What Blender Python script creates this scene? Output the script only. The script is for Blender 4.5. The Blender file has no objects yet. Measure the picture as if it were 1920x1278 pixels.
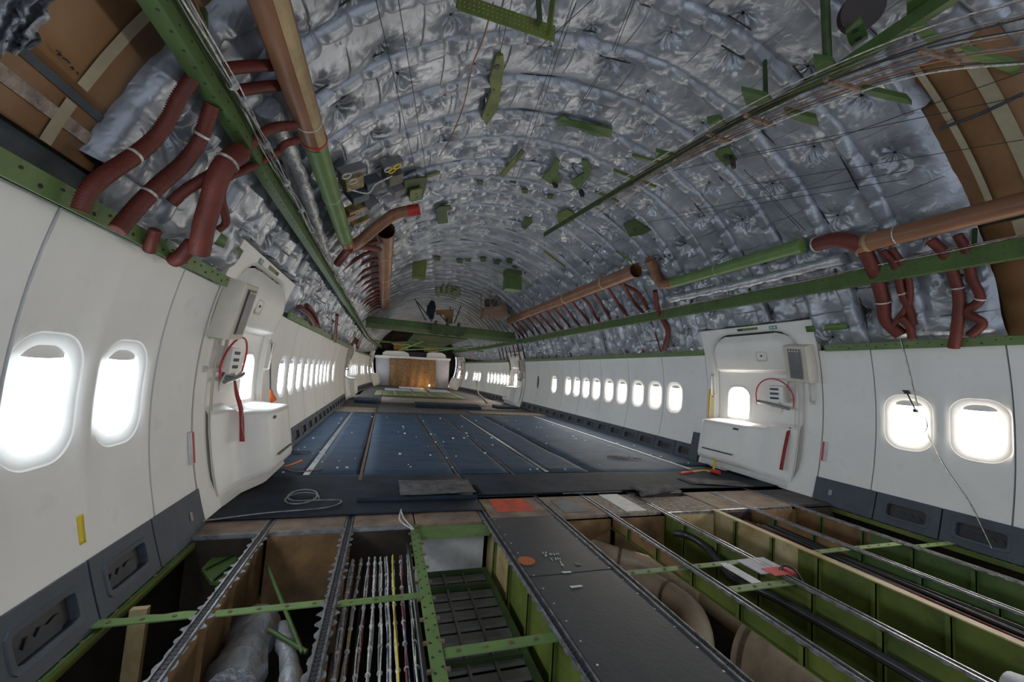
import bpy, math, random
import numpy as np
from mathutils import Vector, Matrix
random.seed(7); rng=np.random.default_rng(7)
SC=bpy.context.scene; COL=SC.collection
# ---------------------------------------------------------------- camera, world, exposure
FPX=741.6; CAMP=Vector((-1.84,0,1.185))
_F=np.array([723.9-960,686.6-639,FPX]); _F/=np.linalg.norm(_F)
_p2=np.array([723.9-960+1000,686.6-639+64.7,FPX]); _N=np.cross(_F,_p2); _N/=np.linalg.norm(_N)
if _N[1]>0: _N=-_N
_X=np.cross(_F,_N); RW=np.array([_X,_F,_N])       # world = RW @ cam(x right, y down, z fwd)
cd=bpy.data.cameras.new('camera'); co=bpy.data.objects.new('camera',cd); COL.objects.link(co); SC.camera=co
cd.sensor_width=36; cd.lens=36*FPX/1920; cd.clip_start=0.02; cd.clip_end=200
M=Matrix(((RW[0,0],-RW[0,1],-RW[0,2],CAMP.x),(RW[1,0],-RW[1,1],-RW[1,2],CAMP.y),(RW[2,0],-RW[2,1],-RW[2,2],CAMP.z),(0,0,0,1)))
co.matrix_world=M
SC.view_settings.view_transform='Standard'; SC.view_settings.look='None'; SC.view_settings.gamma=1
SC.view_settings.use_curve_mapping=False; SC.view_settings.exposure=0.80
wd=bpy.data.worlds.new('daylight'); SC.world=wd; wd.use_nodes=True
wd.node_tree.nodes['Background'].inputs[0].default_value=(.80,.88,1,1); wd.node_tree.nodes['Background'].inputs[1].default_value=.55
PANE_L=10.0; PANE_R=13.0        # daylight on the window panes
# ---------------------------------------------------------------- placing helpers
C0=-1.84; H0=1.185
def ray(x,y): return RW@np.array([x-960,y-639,FPX])
def on_z(x,y,z=0.0): r=ray(x,y); r=r*(z-H0)/r[2]; return Vector((r[0]+C0,r[1],z))
def on_x(x,y,X): r=ray(x,y); r=r*(X-C0)/r[0]; return Vector((X,r[1],r[2]+H0))
def on_y(x,y,Y): r=ray(x,y); r=r*Y/r[1]; return Vector((r[0]+C0,Y,r[2]+H0))
def on_c(x,y,R=3.2,zc=1.0):
    r=ray(x,y);A=r[0]**2+r[2]**2;B=2*(C0*r[0]+(H0-zc)*r[2]);C=C0*C0+(H0-zc)**2-R*R
    t=(-B+math.sqrt(max(0,B*B-4*A*C)))/2/A; r=r*t; return Vector((r[0]+C0,r[1],r[2]+H0))
def RI(Y):  # radius of the hull lining, crown stays level while the sides draw in aft
    return 3.2-(0 if Y<17 else .5*((Y-17)/9.5)**1.35)
def ZC(Y): return 4.2-RI(Y)
def hull(th,Y,d=0.0):   # th from +x axis, d outward
    R=RI(Y)+d; return Vector((R*math.cos(th),Y,ZC(Y)+R*math.sin(th)))
def wall(s,Y,z,d=0.0,base=-.07):   # point on side wall lining at height z; d inward
    R=RI(Y)+base; zc=ZC(Y); q=max(-1,min(1,(z-zc)/R)); ph=math.asin(q); R-=d
    return Vector((s*R*math.cos(ph),Y,zc+R*math.sin(ph)))
# ---------------------------------------------------------------- mesh helpers
class MB:
    def __init__(s): s.v=[];s.f=[];s.sm=[];s.mi=[]
    def add(s,vs,fs,smooth=False,mi=0):
        n=len(s.v); s.v+= [tuple(v) for v in vs]; s.f+=[tuple(i+n for i in f) for f in fs]; s.sm+=[smooth]*len(fs); s.mi+=[mi]*len(fs); return s
    def box(s,a,b,mi=0):
        x0,y0,z0=a;x1,y1,z1=b
        return s.add([(x,y,z) for x in (x0,x1) for y in (y0,y1) for z in (z0,z1)],[(0,1,3,2),(4,6,7,5),(0,4,5,1),(2,3,7,6),(0,2,6,4),(1,5,7,3)],mi=mi)
    def obox(s,c,ax,ay,az,mi=0):
        c=Vector(c);ax=Vector(ax);ay=Vector(ay);az=Vector(az)
        vs=[c+i*ax+j*ay+k*az for i in(-.5,.5) for j in(-.5,.5) for k in(-.5,.5)]
        return s.add(vs,[(0,1,3,2),(4,6,7,5),(0,4,5,1),(2,3,7,6),(0,2,6,4),(1,5,7,3)],mi=mi)
    def bar(s,p,q,w,h,up=(0,0,1),mi=0):   # box bar between two points
        p=Vector(p);q=Vector(q);d=q-p; u=Vector(up); sx=d.cross(u)
        if sx.length<1e-6: sx=d.cross(Vector((1,0,0)))
        sx.normalize(); uu=sx.cross(d).normalized()
        return s.obox((p+q)/2,d,sx*w,uu*h,mi)
    def prism(s,poly,vec,mi=0,smooth=False):
        n=len(poly);v=Vector(vec);P=[Vector(p) for p in poly];Q=[p+v for p in P]
        s.add(P+Q,[tuple(range(n))[::-1],tuple(range(n,2*n))]+[(i,(i+1)%n,(i+1)%n+n,i+n) for i in range(n)],mi=mi,smooth=smooth);return s
    def tube(s,path,r,seg=10,caps=True,mi=0,rings=0,amp=.12,hollow=False):
        P=[Vector(p) for p in path]
        if rings:
            P=resample(P,rings)
        n=len(P); T=[]
        for i in range(n):
            t=P[min(i+1,n-1)]-P[max(i-1,0)]; T.append(t.normalized() if t.length>1e-9 else Vector((0,1,0)))
        N=T[0].orthogonal().normalized(); vs=[]
        for i in range(n):
            N=(N-T[i]*N.dot(T[i])); N=N.normalized() if N.length>1e-6 else T[i].orthogonal().normalized()
            Bn=T[i].cross(N)
            ri=r(i/(n-1)) if callable(r) else r
            if rings: ri*= (1+amp*(1 if i%2 else -1)*.5)
            for k in range(seg):
                a=2*math.pi*k/seg; vs.append(P[i]+(N*math.cos(a)+Bn*math.sin(a))*ri)
        fs=[(i*seg+k,i*seg+(k+1)%seg,(i+1)*seg+(k+1)%seg,(i+1)*seg+k) for i in range(n-1) for k in range(seg)]
        s.add(vs,fs,True,mi)
        if caps: s.add(vs[:seg],[tuple(range(seg))[::-1]],mi=mi); s.add(vs[-seg:],[tuple(range(seg))],mi=mi)
        return s
    def loops(s,L,closed=True,smooth=True,mi=0):
        m=len(L[0]);vs=[p for l in L for p in l]
        fs=[(i*m+k,i*m+(k+1)%m,(i+1)*m+(k+1)%m,(i+1)*m+k) for i in range(len(L)-1) for k in range(m if closed else m-1)]
        return s.add(vs,fs,smooth,mi)
    def grid(s,P,smooth=True,mi=0):
        a=len(P);b=len(P[0]);vs=[p for r in P for p in r]
        return s.add(vs,[(i*b+j,i*b+j+1,(i+1)*b+j+1,(i+1)*b+j) for i in range(a-1) for j in range(b-1)],smooth,mi)
    def disc(s,c,n,r,seg=20,t=0.004,mi=0,ry=None,u=None):
        c=Vector(c);n=Vector(n).normalized();u=Vector(u).normalized() if u else n.orthogonal().normalized();w=n.cross(u)
        return s.prism([c+u*math.cos(2*math.pi*k/seg)*r+w*math.sin(2*math.pi*k/seg)*(ry or r) for k in range(seg)],n*t,mi)
    def build(s,name,m,parent=None,bevel=0):
        me=bpy.data.meshes.new(name); me.from_pydata(s.v,[],s.f)
        ms=m if isinstance(m,(list,tuple)) else [m]
        for q in ms: me.materials.append(MT(q))
        me.polygons.foreach_set('use_smooth',s.sm); me.polygons.foreach_set('material_index',s.mi); me.update()
        o=bpy.data.objects.new(name,me); COL.objects.link(o)
        if parent: o.parent=parent
        if bevel:
            b=o.modifiers.new('bevel','BEVEL');b.width=bevel;b.segments=2;b.limit_method='ANGLE'
        return o
def resample(P,step):
    P=catmull(P) if len(P)>2 else P
    out=[P[0]];acc=0
    d=[0]
    for a,b in zip(P,P[1:]): d.append(d[-1]+(b-a).length)
    n=max(2,int(d[-1]/step)); res=[];j=0
    for i in range(n+1):
        t=d[-1]*i/n
        while j<len(P)-2 and d[j+1]<t: j+=1
        L=d[j+1]-d[j]; res.append(P[j].lerp(P[j+1],(t-d[j])/L if L>0 else 0))
    return res
def catmull(P,k=8):
    P=[Vector(p) for p in P]; Q=[P[0]*2-P[1]]+P+[P[-1]*2-P[-2]]; out=[]
    for i in range(1,len(Q)-2):
        p0,p1,p2,p3=Q[i-1:i+3]
        for j in range(k):
            t=j/k; out.append(.5*((2*p1)+(p2-p0)*t+(2*p0-5*p1+4*p2-p3)*t*t+(3*p1-p0-3*p2+p3)*t**3))
    out.append(P[-1]); return out
def rrect(w,h,r,n=48):   # rounded rectangle sampled at n directions, around origin; r per corner
    out=[];w/=2;h/=2
    for k in range(n):
        a=2*math.pi*(k+.5)/n; c,s_=math.cos(a),math.sin(a)
        # march: superellipse-like exact rounded rect via bisection on SDF
        lo,hi=0,2*(w+h)
        for _ in range(26):
            m=(lo+hi)/2; x=abs(c*m)-(w-r); y=abs(s_*m)-(h-r)
            sd=math.hypot(max(x,0),max(y,0))+min(max(x,y),0)-r
            if sd>0: hi=m
            else: lo=m
        out.append((c*lo,s_*lo))
    return out
def rectdir(w0,w1,h0,h1,n=48):   # rect from (-w0..w1)x(-h0..h1) at the same directions
    out=[]
    for k in range(n):
        a=2*math.pi*(k+.5)/n; c,s_=math.cos(a),math.sin(a)
        t=1e9
        if c>1e-9:t=min(t,w1/c)
        if c<-1e-9:t=min(t,-w0/c)
        if s_>1e-9:t=min(t,h1/s_)
        if s_<-1e-9:t=min(t,-h0/s_)
        out.append([c*t,s_*t])
    for cx,cy in ((w1,h1),(-w0,h1),(-w0,-h0),(w1,-h0)):   # snap nearest to the corners
        j=min(range(n),key=lambda i:(out[i][0]-cx)**2+(out[i][1]-cy)**2); out[j]=[cx,cy]
    return out
def tag(o,label=None,cat=None,group=None,kind=None):
    if label:o['label']=label
    if cat:o['category']=cat
    if group:o['group']=group
    if kind:o['kind']=kind
    return o
def empty(name,loc,label=None,cat=None,group=None,kind=None):
    o=bpy.data.objects.new(name,None);COL.objects.link(o);o.location=loc;o.empty_display_size=.1
    return tag(o,label,cat,group,kind)
def reparent(root):   # children meshes are in world coordinates: shift them to the root's frame
    for c in root.children:
        c.location=Vector(c.location)-Vector(root.location)
def copy_tree(o,parent=None):
    c=o.copy();COL.objects.link(c);c.parent=parent
    for ch in list(o.children): copy_tree(ch,c)
    return c
# ---------------------------------------------------------------- materials
MATS={}
def MT(n): return MATS[n]
def mat(name,col,rough=.6,metal=0,var=.12,scale=6,bump=0,bscale=40,col2=None,dirt=.0,stretch=None,emit=0,alpha=1,spec=.5,distort=0,ramp=(.35,.65)):
    m=bpy.data.materials.new(name);m.use_nodes=True;nt=m.node_tree;N=nt.nodes;L=nt.links;b=N['Principled BSDF']
    b.inputs['Roughness'].default_value=rough;b.inputs['Metallic'].default_value=metal;b.inputs['Specular IOR Level'].default_value=spec
    tc=N.new('ShaderNodeTexCoord');mp=N.new('ShaderNodeMapping');L.new(tc.outputs['Object'],mp.inputs[0])
    if stretch: mp.inputs['Scale'].default_value=stretch
    nz=N.new('ShaderNodeTexNoise');nz.inputs['Scale'].default_value=scale;nz.inputs['Detail'].default_value=6;nz.inputs['Roughness'].default_value=.65;nz.inputs['Distortion'].default_value=distort
    L.new(mp.outputs[0],nz.inputs['Vector'])
    cr=N.new('ShaderNodeValToRGB');L.new(nz.outputs['Fac'],cr.inputs[0])
    c2=col2 or tuple(min(1,c*(1-var*2)) for c in col); c1=tuple(min(1,c*(1+var*.6)) for c in col)
    cr.color_ramp.elements[0].position=ramp[0];cr.color_ramp.elements[1].position=ramp[1]
    cr.color_ramp.elements[0].color=(*c2,1);cr.color_ramp.elements[1].color=(*c1,1)
    out=cr.outputs[0]
    if dirt:
        n2=N.new('ShaderNodeTexNoise');n2.inputs['Scale'].default_value=scale*4;n2.inputs['Detail'].default_value=8;L.new(mp.outputs[0],n2.inputs['Vector'])
        r2=N.new('ShaderNodeValToRGB');r2.color_ramp.elements[0].position=.60;r2.color_ramp.elements[1].position=.72;L.new(n2.outputs['Fac'],r2.inputs[0])
        mx=N.new('ShaderNodeMix');mx.data_type='RGBA';mx.inputs[7].default_value=(col[0]*.35+.03,col[1]*.3+.02,col[2]*.25+.01,1)
        mm=N.new('ShaderNodeMath');mm.operation='MULTIPLY';mm.inputs[1].default_value=dirt;L.new(r2.outputs[0],mm.inputs[0]);L.new(mm.outputs[0],mx.inputs[0])
        L.new(out,mx.inputs[6]);out=mx.outputs[2]
    L.new(out,b.inputs['Base Color'])
    if bump:
        bn=N.new('ShaderNodeTexNoise');bn.inputs['Scale'].default_value=bscale;bn.inputs['Detail'].default_value=5;L.new(mp.outputs[0],bn.inputs['Vector'])
        bp=N.new('ShaderNodeBump');bp.inputs['Strength'].default_value=bump;bp.inputs['Distance'].default_value=.02;L.new(bn.outputs['Fac'],bp.inputs['Height']);L.new(bp.outputs[0],b.inputs['Normal'])
    if emit: b.inputs['Emission Color'].default_value=(*col,1);b.inputs['Emission Strength'].default_value=emit
    if alpha<1: b.inputs['Alpha'].default_value=alpha
    MATS[name]=m;return m
mat('white_panel',(.87,.865,.845),.45,var=.03,scale=1.5,dirt=.12)
mat('door_white',(.87,.855,.82),.4,var=.03,scale=2)
mat('cream_box',(.66,.61,.52),.5,var=.04)
mat('dark_slot',(.03,.03,.035),.5)
mat('grey_screen',(.16,.16,.17),.4)
mat('dado',(.066,.08,.104),.6,var=.1,scale=5,bump=.1)
mat('primer',(.075,.138,.036),.5,var=.12,scale=5,dirt=.7)
mat('primer_bright',(.135,.225,.068),.5,var=.1,scale=5,dirt=.6)
mat('primer_dark',(.045,.08,.02),.55,var=.2,scale=8,dirt=.6)
mat('olive',(.135,.165,.03),.5,var=.2,scale=4,col2=(.07,.10,.02),dirt=.6)
mat('cream_web',(.50,.42,.25),.55,var=.2,scale=3,col2=(.30,.20,.07),dirt=.5)
mat('rust_web',(.26,.15,.06),.6,var=.2,scale=4,col2=(.12,.07,.03),dirt=.6)
mat('brown_pipe',(.27,.125,.07),.45,var=.2,scale=2.5,col2=(.17,.08,.04),stretch=(3,.6,3),dirt=.3)
mat('tan_stripe',(.42,.30,.15),.55,var=.2,scale=3)
mat('red_hose',(.14,.025,.015),.6,var=.15,scale=6,bump=.15,bscale=60)
mat('red_band',(.45,.03,.02),.5)
mat('foil_pipe',(.52,.54,.58),.42,metal=.55,bump=.9,bscale=14,var=.15)
mat('foil_flap',(.46,.48,.52),.45,metal=.25,bump=.35,bscale=9)
mat('brown_board',(.27,.145,.06),.55,var=.3,scale=2.2,col2=(.22,.11,.05),dirt=.25)
mat('tan_board',(.42,.36,.24),.55,var=.1,scale=4)
mat('slate_board',(.06,.075,.09),.6,var=.15,scale=6)
mat('carpet',(.033,.068,.122),.68,var=.35,scale=2.2,col2=(.022,.045,.085),bump=.35,bscale=120,dirt=.25,spec=.35,stretch=(1,2.2,1))
mat('carpet_dark',(.016,.026,.044),.75,var=.3,scale=4,bump=.4,bscale=120,spec=.3)
mat('carpet_back',(.13,.125,.13),.95,var=.3,scale=9,bump=.6,bscale=60)
mat('sea_track',(.30,.31,.33),.4,metal=.5,var=.25,scale=14,dirt=.5)
mat('track_steel',(.42,.43,.46),.35,metal=.8,var=.3,scale=18,dirt=.5)
mat('track_old',(.20,.13,.09),.6,var=.3,scale=10)
mat('board_dirty',(.27,.20,.14),.7,var=.3,scale=5,col2=(.14,.10,.08),dirt=.7)
mat('board_dark',(.055,.05,.05),.6,var=.3,scale=6,dirt=.4)
mat('black_board',(.030,.032,.036),.42,var=.35,scale=3.5,col2=(.05,.052,.058),dirt=.0,bump=.05)
mat('orange_paint',(.45,.12,.03),.6,var=.1)
mat('red_paint',(.62,.09,.04),.6,var=.15,scale=10,dirt=.3)
mat('white_paint',(.72,.72,.70),.6,var=.1,scale=9)
mat('grey_paint',(.16,.17,.19),.6,var=.15)
mat('belly',(.035,.024,.014),.8,var=.4,scale=3)
mat('hull_skin',(.06,.07,.05),.8,var=.3,scale=3)
mat('tan_duct',(.52,.40,.27),.32,var=.2,scale=3,bump=.2,bscale=20,dirt=.2)
mat('black_tube',(.03,.032,.038),.28,var=.2,spec=.8)
mat('wire_white',(.62,.60,.56),.5,var=.3,scale=30)
mat('wire_red',(.30,.05,.05),.5,var=.3,scale=30)
mat('wire_blue',(.10,.13,.25),.5,var=.3,scale=30)
mat('wire_brown',(.26,.17,.12),.6,var=.3,scale=20)
mat('torn_grey',(.045,.05,.06),.7,var=.2)
mat('wire_black',(.02,.02,.022),.5)
mat('yellow',(.75,.55,.02),.5,var=.06)
mat('orange_flag',(.85,.16,.02),.6,var=.1)
mat('red_tape',(.35,.03,.03),.7,var=.15,scale=20)
mat('steel_grey',(.30,.30,.31),.35,metal=.6)
mat('clear_plastic',(.72,.69,.62),.25,alpha=.75)
mat('teal_sign',(.05,.32,.36),.4)
mat('bay_box',(.13,.12,.09),.55,var=.3,scale=9)
mat('brass_box',(.30,.22,.08),.5,var=.3,scale=12,dirt=.4)
mat('grille',(.15,.145,.125),.55,var=.15)
mat('pale_green',(.27,.33,.17),.55,var=.1)
mat('curtain',(.34,.20,.09),.85,var=.35,scale=26,col2=(.12,.08,.05),bump=.6,bscale=18,ramp=(.44,.56))
mat('lavender_panel',(.46,.45,.50),.55,var=.05)
mat('orange_wood',(.55,.27,.06),.6,var=.2)
mat('pale_blue',(.50,.58,.68),.5,var=.15)
mat('slip_green',(.14,.19,.05),.7,var=.3,scale=8,col2=(.08,.10,.04))
mat('mesh_tan',(.36,.29,.24),.8,var=.3,scale=20,bump=.4)
mat('foam_white',(.85,.86,.88),.8,var=.05)
mat('placard_red',(.6,.04,.05),.5)
def pane_mat(name,col,st):
    m=bpy.data.materials.new(name);m.use_nodes=True;nt=m.node_tree;b=nt.nodes['Principled BSDF']
    b.inputs['Base Color'].default_value=(.8,.85,.9,1);b.inputs['Roughness'].default_value=.15
    b.inputs['Emission Color'].default_value=(*col,1);b.inputs['Emission Strength'].default_value=st;MATS[name]=m
pane_mat('pane_left',(.86,.94,1.0),PANE_L);pane_mat('pane_right',(1.0,.92,.80),PANE_R)
def foil_mat(name,tint=1.0):
    m=bpy.data.materials.new(name);m.use_nodes=True;nt=m.node_tree;N=nt.nodes;L=nt.links;b=N['Principled BSDF']
    b.inputs['Metallic'].default_value=.5;b.inputs['Roughness'].default_value=.40
    uv=N.new('ShaderNodeUVMap');uv.uv_map='quilt'
    def mth(op,a,b_=None,c=None):
        n=N.new('ShaderNodeMath');n.operation=op
        for i,v in enumerate((a,b_,c)):
            if v is None: continue
            if isinstance(v,(int,float)): n.inputs[i].default_value=v
            else: L.new(v,n.inputs[i])
        return n.outputs[0]
    sep=N.new('ShaderNodeSeparateXYZ');L.new(uv.outputs[0],sep.inputs[0])
    fu=mth('SUBTRACT',mth('FRACT',sep.outputs[0]),.5);fv=mth('SUBTRACT',mth('FRACT',sep.outputs[1]),.5)
    ang=mth('ARCTAN2',fv,fu); r=mth('SQRT',mth('ADD',mth('MULTIPLY',fu,fu),mth('MULTIPLY',fv,fv)))
    tc=N.new('ShaderNodeTexCoord')
    n1=N.new('ShaderNodeTexNoise');n1.inputs['Scale'].default_value=2.5;n1.inputs['Detail'].default_value=3;L.new(tc.outputs['Object'],n1.inputs['Vector'])
    w=mth('ADD',mth('MULTIPLY',ang,8),mth('MULTIPLY',n1.outputs['Fac'],40))
    star=mth('MULTIPLY',mth('SINE',w),mth('MAXIMUM',mth('SUBTRACT',1,mth('MULTIPLY',r,2.1)),0))
    n2=N.new('ShaderNodeTexNoise');n2.inputs['Scale'].default_value=15;n2.inputs['Detail'].default_value=6;n2.inputs['Roughness'].default_value=.6;n2.inputs['Distortion'].default_value=1.2;L.new(tc.outputs['Object'],n2.inputs['Vector'])
    n2.noise_type='RIDGED_MULTIFRACTAL' if hasattr(n2,'noise_type') else None
    n3=N.new('ShaderNodeTexNoise');n3.inputs['Scale'].default_value=3.4;n3.inputs['Detail'].default_value=8;n3.inputs['Roughness'].default_value=.55;n3.inputs['Distortion'].default_value=2.0;L.new(tc.outputs['Object'],n3.inputs['Vector'])
    if hasattr(n3,'noise_type'): n3.noise_type='RIDGED_MULTIFRACTAL'
    hgt=mth('ADD',mth('ADD',mth('MULTIPLY',star,.62),mth('MULTIPLY',n2.outputs['Fac'],.26)),mth('MULTIPLY',n3.outputs['Fac'],.38))
    bp=N.new('ShaderNodeBump');bp.inputs['Strength'].default_value=.85;bp.inputs['Distance'].default_value=.018;L.new(hgt,bp.inputs['Height']);L.new(bp.outputs[0],b.inputs['Normal'])
    cr=N.new('ShaderNodeValToRGB');L.new(n1.outputs['Fac'],cr.inputs[0])
    cr.color_ramp.elements[0].position=.3;cr.color_ramp.elements[1].position=.7
    cr.color_ramp.elements[0].color=(.31*tint,.33*tint,.37*tint,1);cr.color_ramp.elements[1].color=(.46*tint,.49*tint,.545*tint,1)
    pin=mth('LESS_THAN',r,.022)
    mx=N.new('ShaderNodeMix');mx.data_type='RGBA';L.new(pin,mx.inputs[0]);L.new(cr.outputs[0],mx.inputs[6]);mx.inputs[7].default_value=(.02,.02,.02,1)
    L.new(mx.outputs[2],b.inputs['Base Color']);MATS[name]=m
foil_mat('foil');foil_mat('foil_cover',.92)
# ---------------------------------------------------------------- structure: hull, floor
def arc_shell(name,t0,t1,d,Y0,Y1,m,n=24,ny=20):
    mb=MB();P=[[hull(t0+(t1-t0)*j/n,Y0+(Y1-Y0)*i/ny,d) for j in range(n+1)] for i in range(ny+1)]
    mb.grid(P);o=mb.build(name,m);sm=o.modifiers.new('thick','SOLIDIFY');sm.thickness=.03;sm.offset=1
    tag(o,kind='structure');return o
PI=math.pi
arc_shell('ceiling',.22,PI-.22,.06,-1.6,27.2,'hull_skin')
arc_shell('wall_right',-.95,.22,.16,-1.6,27.2,'belly')
arc_shell('wall_left',PI-.22,PI+.95,.16,-1.6,27.2,'belly')
arc_shell('floor_belly',PI+.95,2*PI-.95,.16,-1.6,27.2,'belly')
b=MB();b.box((-2.98,3.72,-.05),(2.98,17,0));b.box((-2.75,17,-.05),(2.75,26.6,0))
tag(b.build('floor','board_dark'),kind='structure')
# ---------------------------------------------------------------- insulation blankets and hoop frame covers
def vnoise(x,y,seed=0):
    x=np.asarray(x,float);y=np.asarray(y,float);xi=np.floor(x).astype(int);yi=np.floor(y).astype(int);fx=x-xi;fy=y-yi
    def h(a,b): 
        q=(a*374761393+b*668265263+seed*1442695)&0xffffffff; q=((q^(q>>13))*1274126177)&0xffffffff; return ((q^(q>>16))&0xffff)/65535.
    fx=fx*fx*(3-2*fx);fy=fy*fy*(3-2*fy)
    return (h(xi,yi)*(1-fx)+h(xi+1,yi)*fx)*(1-fy)+(h(xi,yi+1)*(1-fx)+h(xi+1,yi+1)*fx)*fy-.5
ORD=['first','second','third','fourth','fifth','sixth','seventh','eighth','ninth','tenth','eleventh','twelfth','thirteenth','fourteenth','fifteenth','sixteenth','seventeenth','eighteenth','nineteenth','twentieth']
def ordn(i):
    if i<20: return ORD[i] if i<20 else ''
    n=i+1
    if n==20: return 'twentieth'
    t,u=divmod(n,10); T={2:'twent',3:'thirt',4:'fort',5:'fift',6:'sixt'}[t]
    return T+'ieth' if u==0 else T+'y-'+['','first','second','third','fourth','fifth','sixth','seventh','eighth','ninth'][u]
def surf_mesh(name,X,Y,Z,U,V,m,parent=None):
    a,b=X.shape;me=bpy.data.meshes.new(name)
    vs=np.stack([X,Y,Z],-1).reshape(-1,3)
    i=np.arange(a-1)[:,None]*b+np.arange(b-1)[None,:]
    f=np.stack([i,i+1,i+b+1,i+b],-1).reshape(-1,4)
    me.from_pydata(vs.tolist(),[],f.tolist());me.polygons.foreach_set('use_smooth',[True]*len(f))
    uv=me.uv_layers.new(name='quilt');q=np.stack([U,V],-1).reshape(-1,2)[f.reshape(-1)]
    uv.data.foreach_set('uv',q.reshape(-1).astype(np.float32));me.materials.append(MT(m));me.update()
    o=bpy.data.objects.new(name,me);COL.objects.link(o)
    if parent:o.parent=parent
    return o
PITCH=.53;Y00=1.36
def blanket(k,t0,t1,name='insulation_blanket'):
    Y0=Y00+PITCH*k;near=Y0<7.5
    ds,rows=(.022,24) if near else ((.05,12) if Y0<14 else (.1,7))
    Rm=RI(Y0+.26);n=int((t1-t0)*Rm/ds)+2
    th=np.linspace(t0,t1,n)[:,None];v=np.linspace(0,1,rows)[None,:];th,v=np.broadcast_arrays(th,v)
    Yy=Y0+v*PITCH;R=np.array([RI(y) for y in Yy[0]])[None,:];zc=4.2-R
    s=th*3.2;u=s/.62+ (k*.37)%1;cell=np.floor(u)
    jx=.5*vnoise(cell*7.3,cell*0+k*3.1,3);jy=.75*vnoise(cell*5.1,cell*0+k*2.7,13)
    fu=u-cell-.5-jx;fv=v-.5-jy;u=fu+.5;vq=fv+.5;r=np.sqrt(fu**2+fv**2);ang=np.arctan2(fv,fu)
    ph=vnoise(np.floor(u)*1.0,u*0+k,9)*20
    h=.085*np.clip(1-np.abs(2*v-1)**2.6,0,1)-.075*np.exp(-(r/.17)**2)
    h+=.010*np.sin(ang*7+ph+5*vnoise(s*3,Yy*3,k))*np.clip(1-r*1.7,0,1)
    h+=.026*vnoise(s*2.2,Yy*3.5,k+20)+.013*vnoise(s*7,Yy*8,k+40)+.007*vnoise(s*19,Yy*21,k+60)
    low=np.clip((.62-np.minimum(th,PI-th))/.3,0,1)
    h+=low*(.10*vnoise(s*1.6+1.5*vnoise(s*2,Yy*2,5),Yy*9,k+80)+.035*vnoise(s*9,Yy*15,k+90)+.02)
    for a_,b_ in ((3.39,5.16),(13.94,15.71)): h=np.where((Yy>a_)&(Yy<b_)&(np.minimum(th,PI-th)<.352),-.05,h)
    lo=np.clip((np.minimum(th,PI-th)-.226)/.05,0,1);h=h*lo-.03*(1-lo)
    rr=R-h
    Yo=Yy+(.13*(1-v)*np.clip((th-(PI-1.15))/.12,0,1) if k==1 else 0)
    return surf_mesh(name,rr*np.cos(th),Yo,zc+rr*np.sin(th),u,vq,'foil')
def cover(k,t0,t1):
    Y0=Y00+PITCH*k;near=Y0<7.5;ds,rows=(.03,11) if near else ((.07,7) if Y0<14 else (.12,5))
    n=int((t1-t0)*RI(Y0)/ds)+2;th=np.linspace(t0,t1,n)[:,None];a=np.linspace(-.1,PI+.1,rows)[None,:];th,a=np.broadcast_arrays(th,a)
    s=th*3.2;seg=s/.24+k*.3;pinch=np.abs(seg-np.floor(seg)-.5)*2
    rad=.082*(1-.30*pinch**8)*(1+.45*vnoise(s*2.6,a*1.2,k+5))+.012*vnoise(s*12,a*4,k)
    wob=.05*vnoise(s*1.1,s*0,k+7)
    h=np.sin(a)*rad*1.45-.005;Yy=Y0+np.cos(a)*rad+wob+(.13*np.clip((th-(PI-1.15))/.12,0,1) if k==1 else 0)
    lo=np.clip((np.minimum(th,PI-th)-.226)/.06,0,1);h=h*(.25+.75*lo)
    R=RI(Y0);rr=R-h
    return surf_mesh('frame_cover',rr*np.cos(th),Yy,(4.2-R)+rr*np.sin(th),s/.24*0+.1,a*0+.1,'foil_cover')
TL,TR=PI-.226,.226
for k in range(-4,48):
    Y0=Y00+PITCH*k
    if k==0: o=blanket(k,1.0,PI-1.02)
    elif k==-1: o=blanket(k,.62,PI-.50)
    else:
        dz=TR
        o=blanket(k,dz,PI-dz)
    i=k+4
    tag(o,'quilted silver insulation blanket arching overhead, %s bay from the camera end'%ordn(i),'insulation blanket','silver insulation blankets between hoop frames')
    dz=.36 if any(a<Y00+PITCH*k<b_ for a,b_ in ((3.38,5.15),(13.93,15.7))) else TR
    c=cover(k,dz if k>1 else 1.0 if k==0 else .9 if k==1 else .6,PI-dz if k>1 else PI-1.02 if k<1 else PI-.3)
    if 0<=k<16:
        for q in (-1,1):
            lo=TR+.05;pth=[]
            for j in range(110):
                t=lo+(PI-2*lo)*j/109
                if k==0 and not(1.0<t<PI-1.02): continue
                if k==1 and q<0 and not(1.0<t<PI-1.02): continue
                rr=RI(Y0)+.0-.036-.012*math.sin(t*23+k);yy=Y0+q*.098+.05*float(vnoise(t*3.5,0,k+7))+.012*math.sin(t*17+q+k)+(.13 if k==1 and t>PI-1.1 else 0)
                pth.append(Vector((rr*math.cos(t),yy,4.2-RI(Y0)+rr*math.sin(t))))
            MB().tube(pth,.006,5).build('seam_cord','wire_black',c)
    tag(c,'silver foil wrapped hoop frame ridge, %s from the camera end'%ordn(i),'frame cover','foil wrapped hoop frames')
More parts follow.
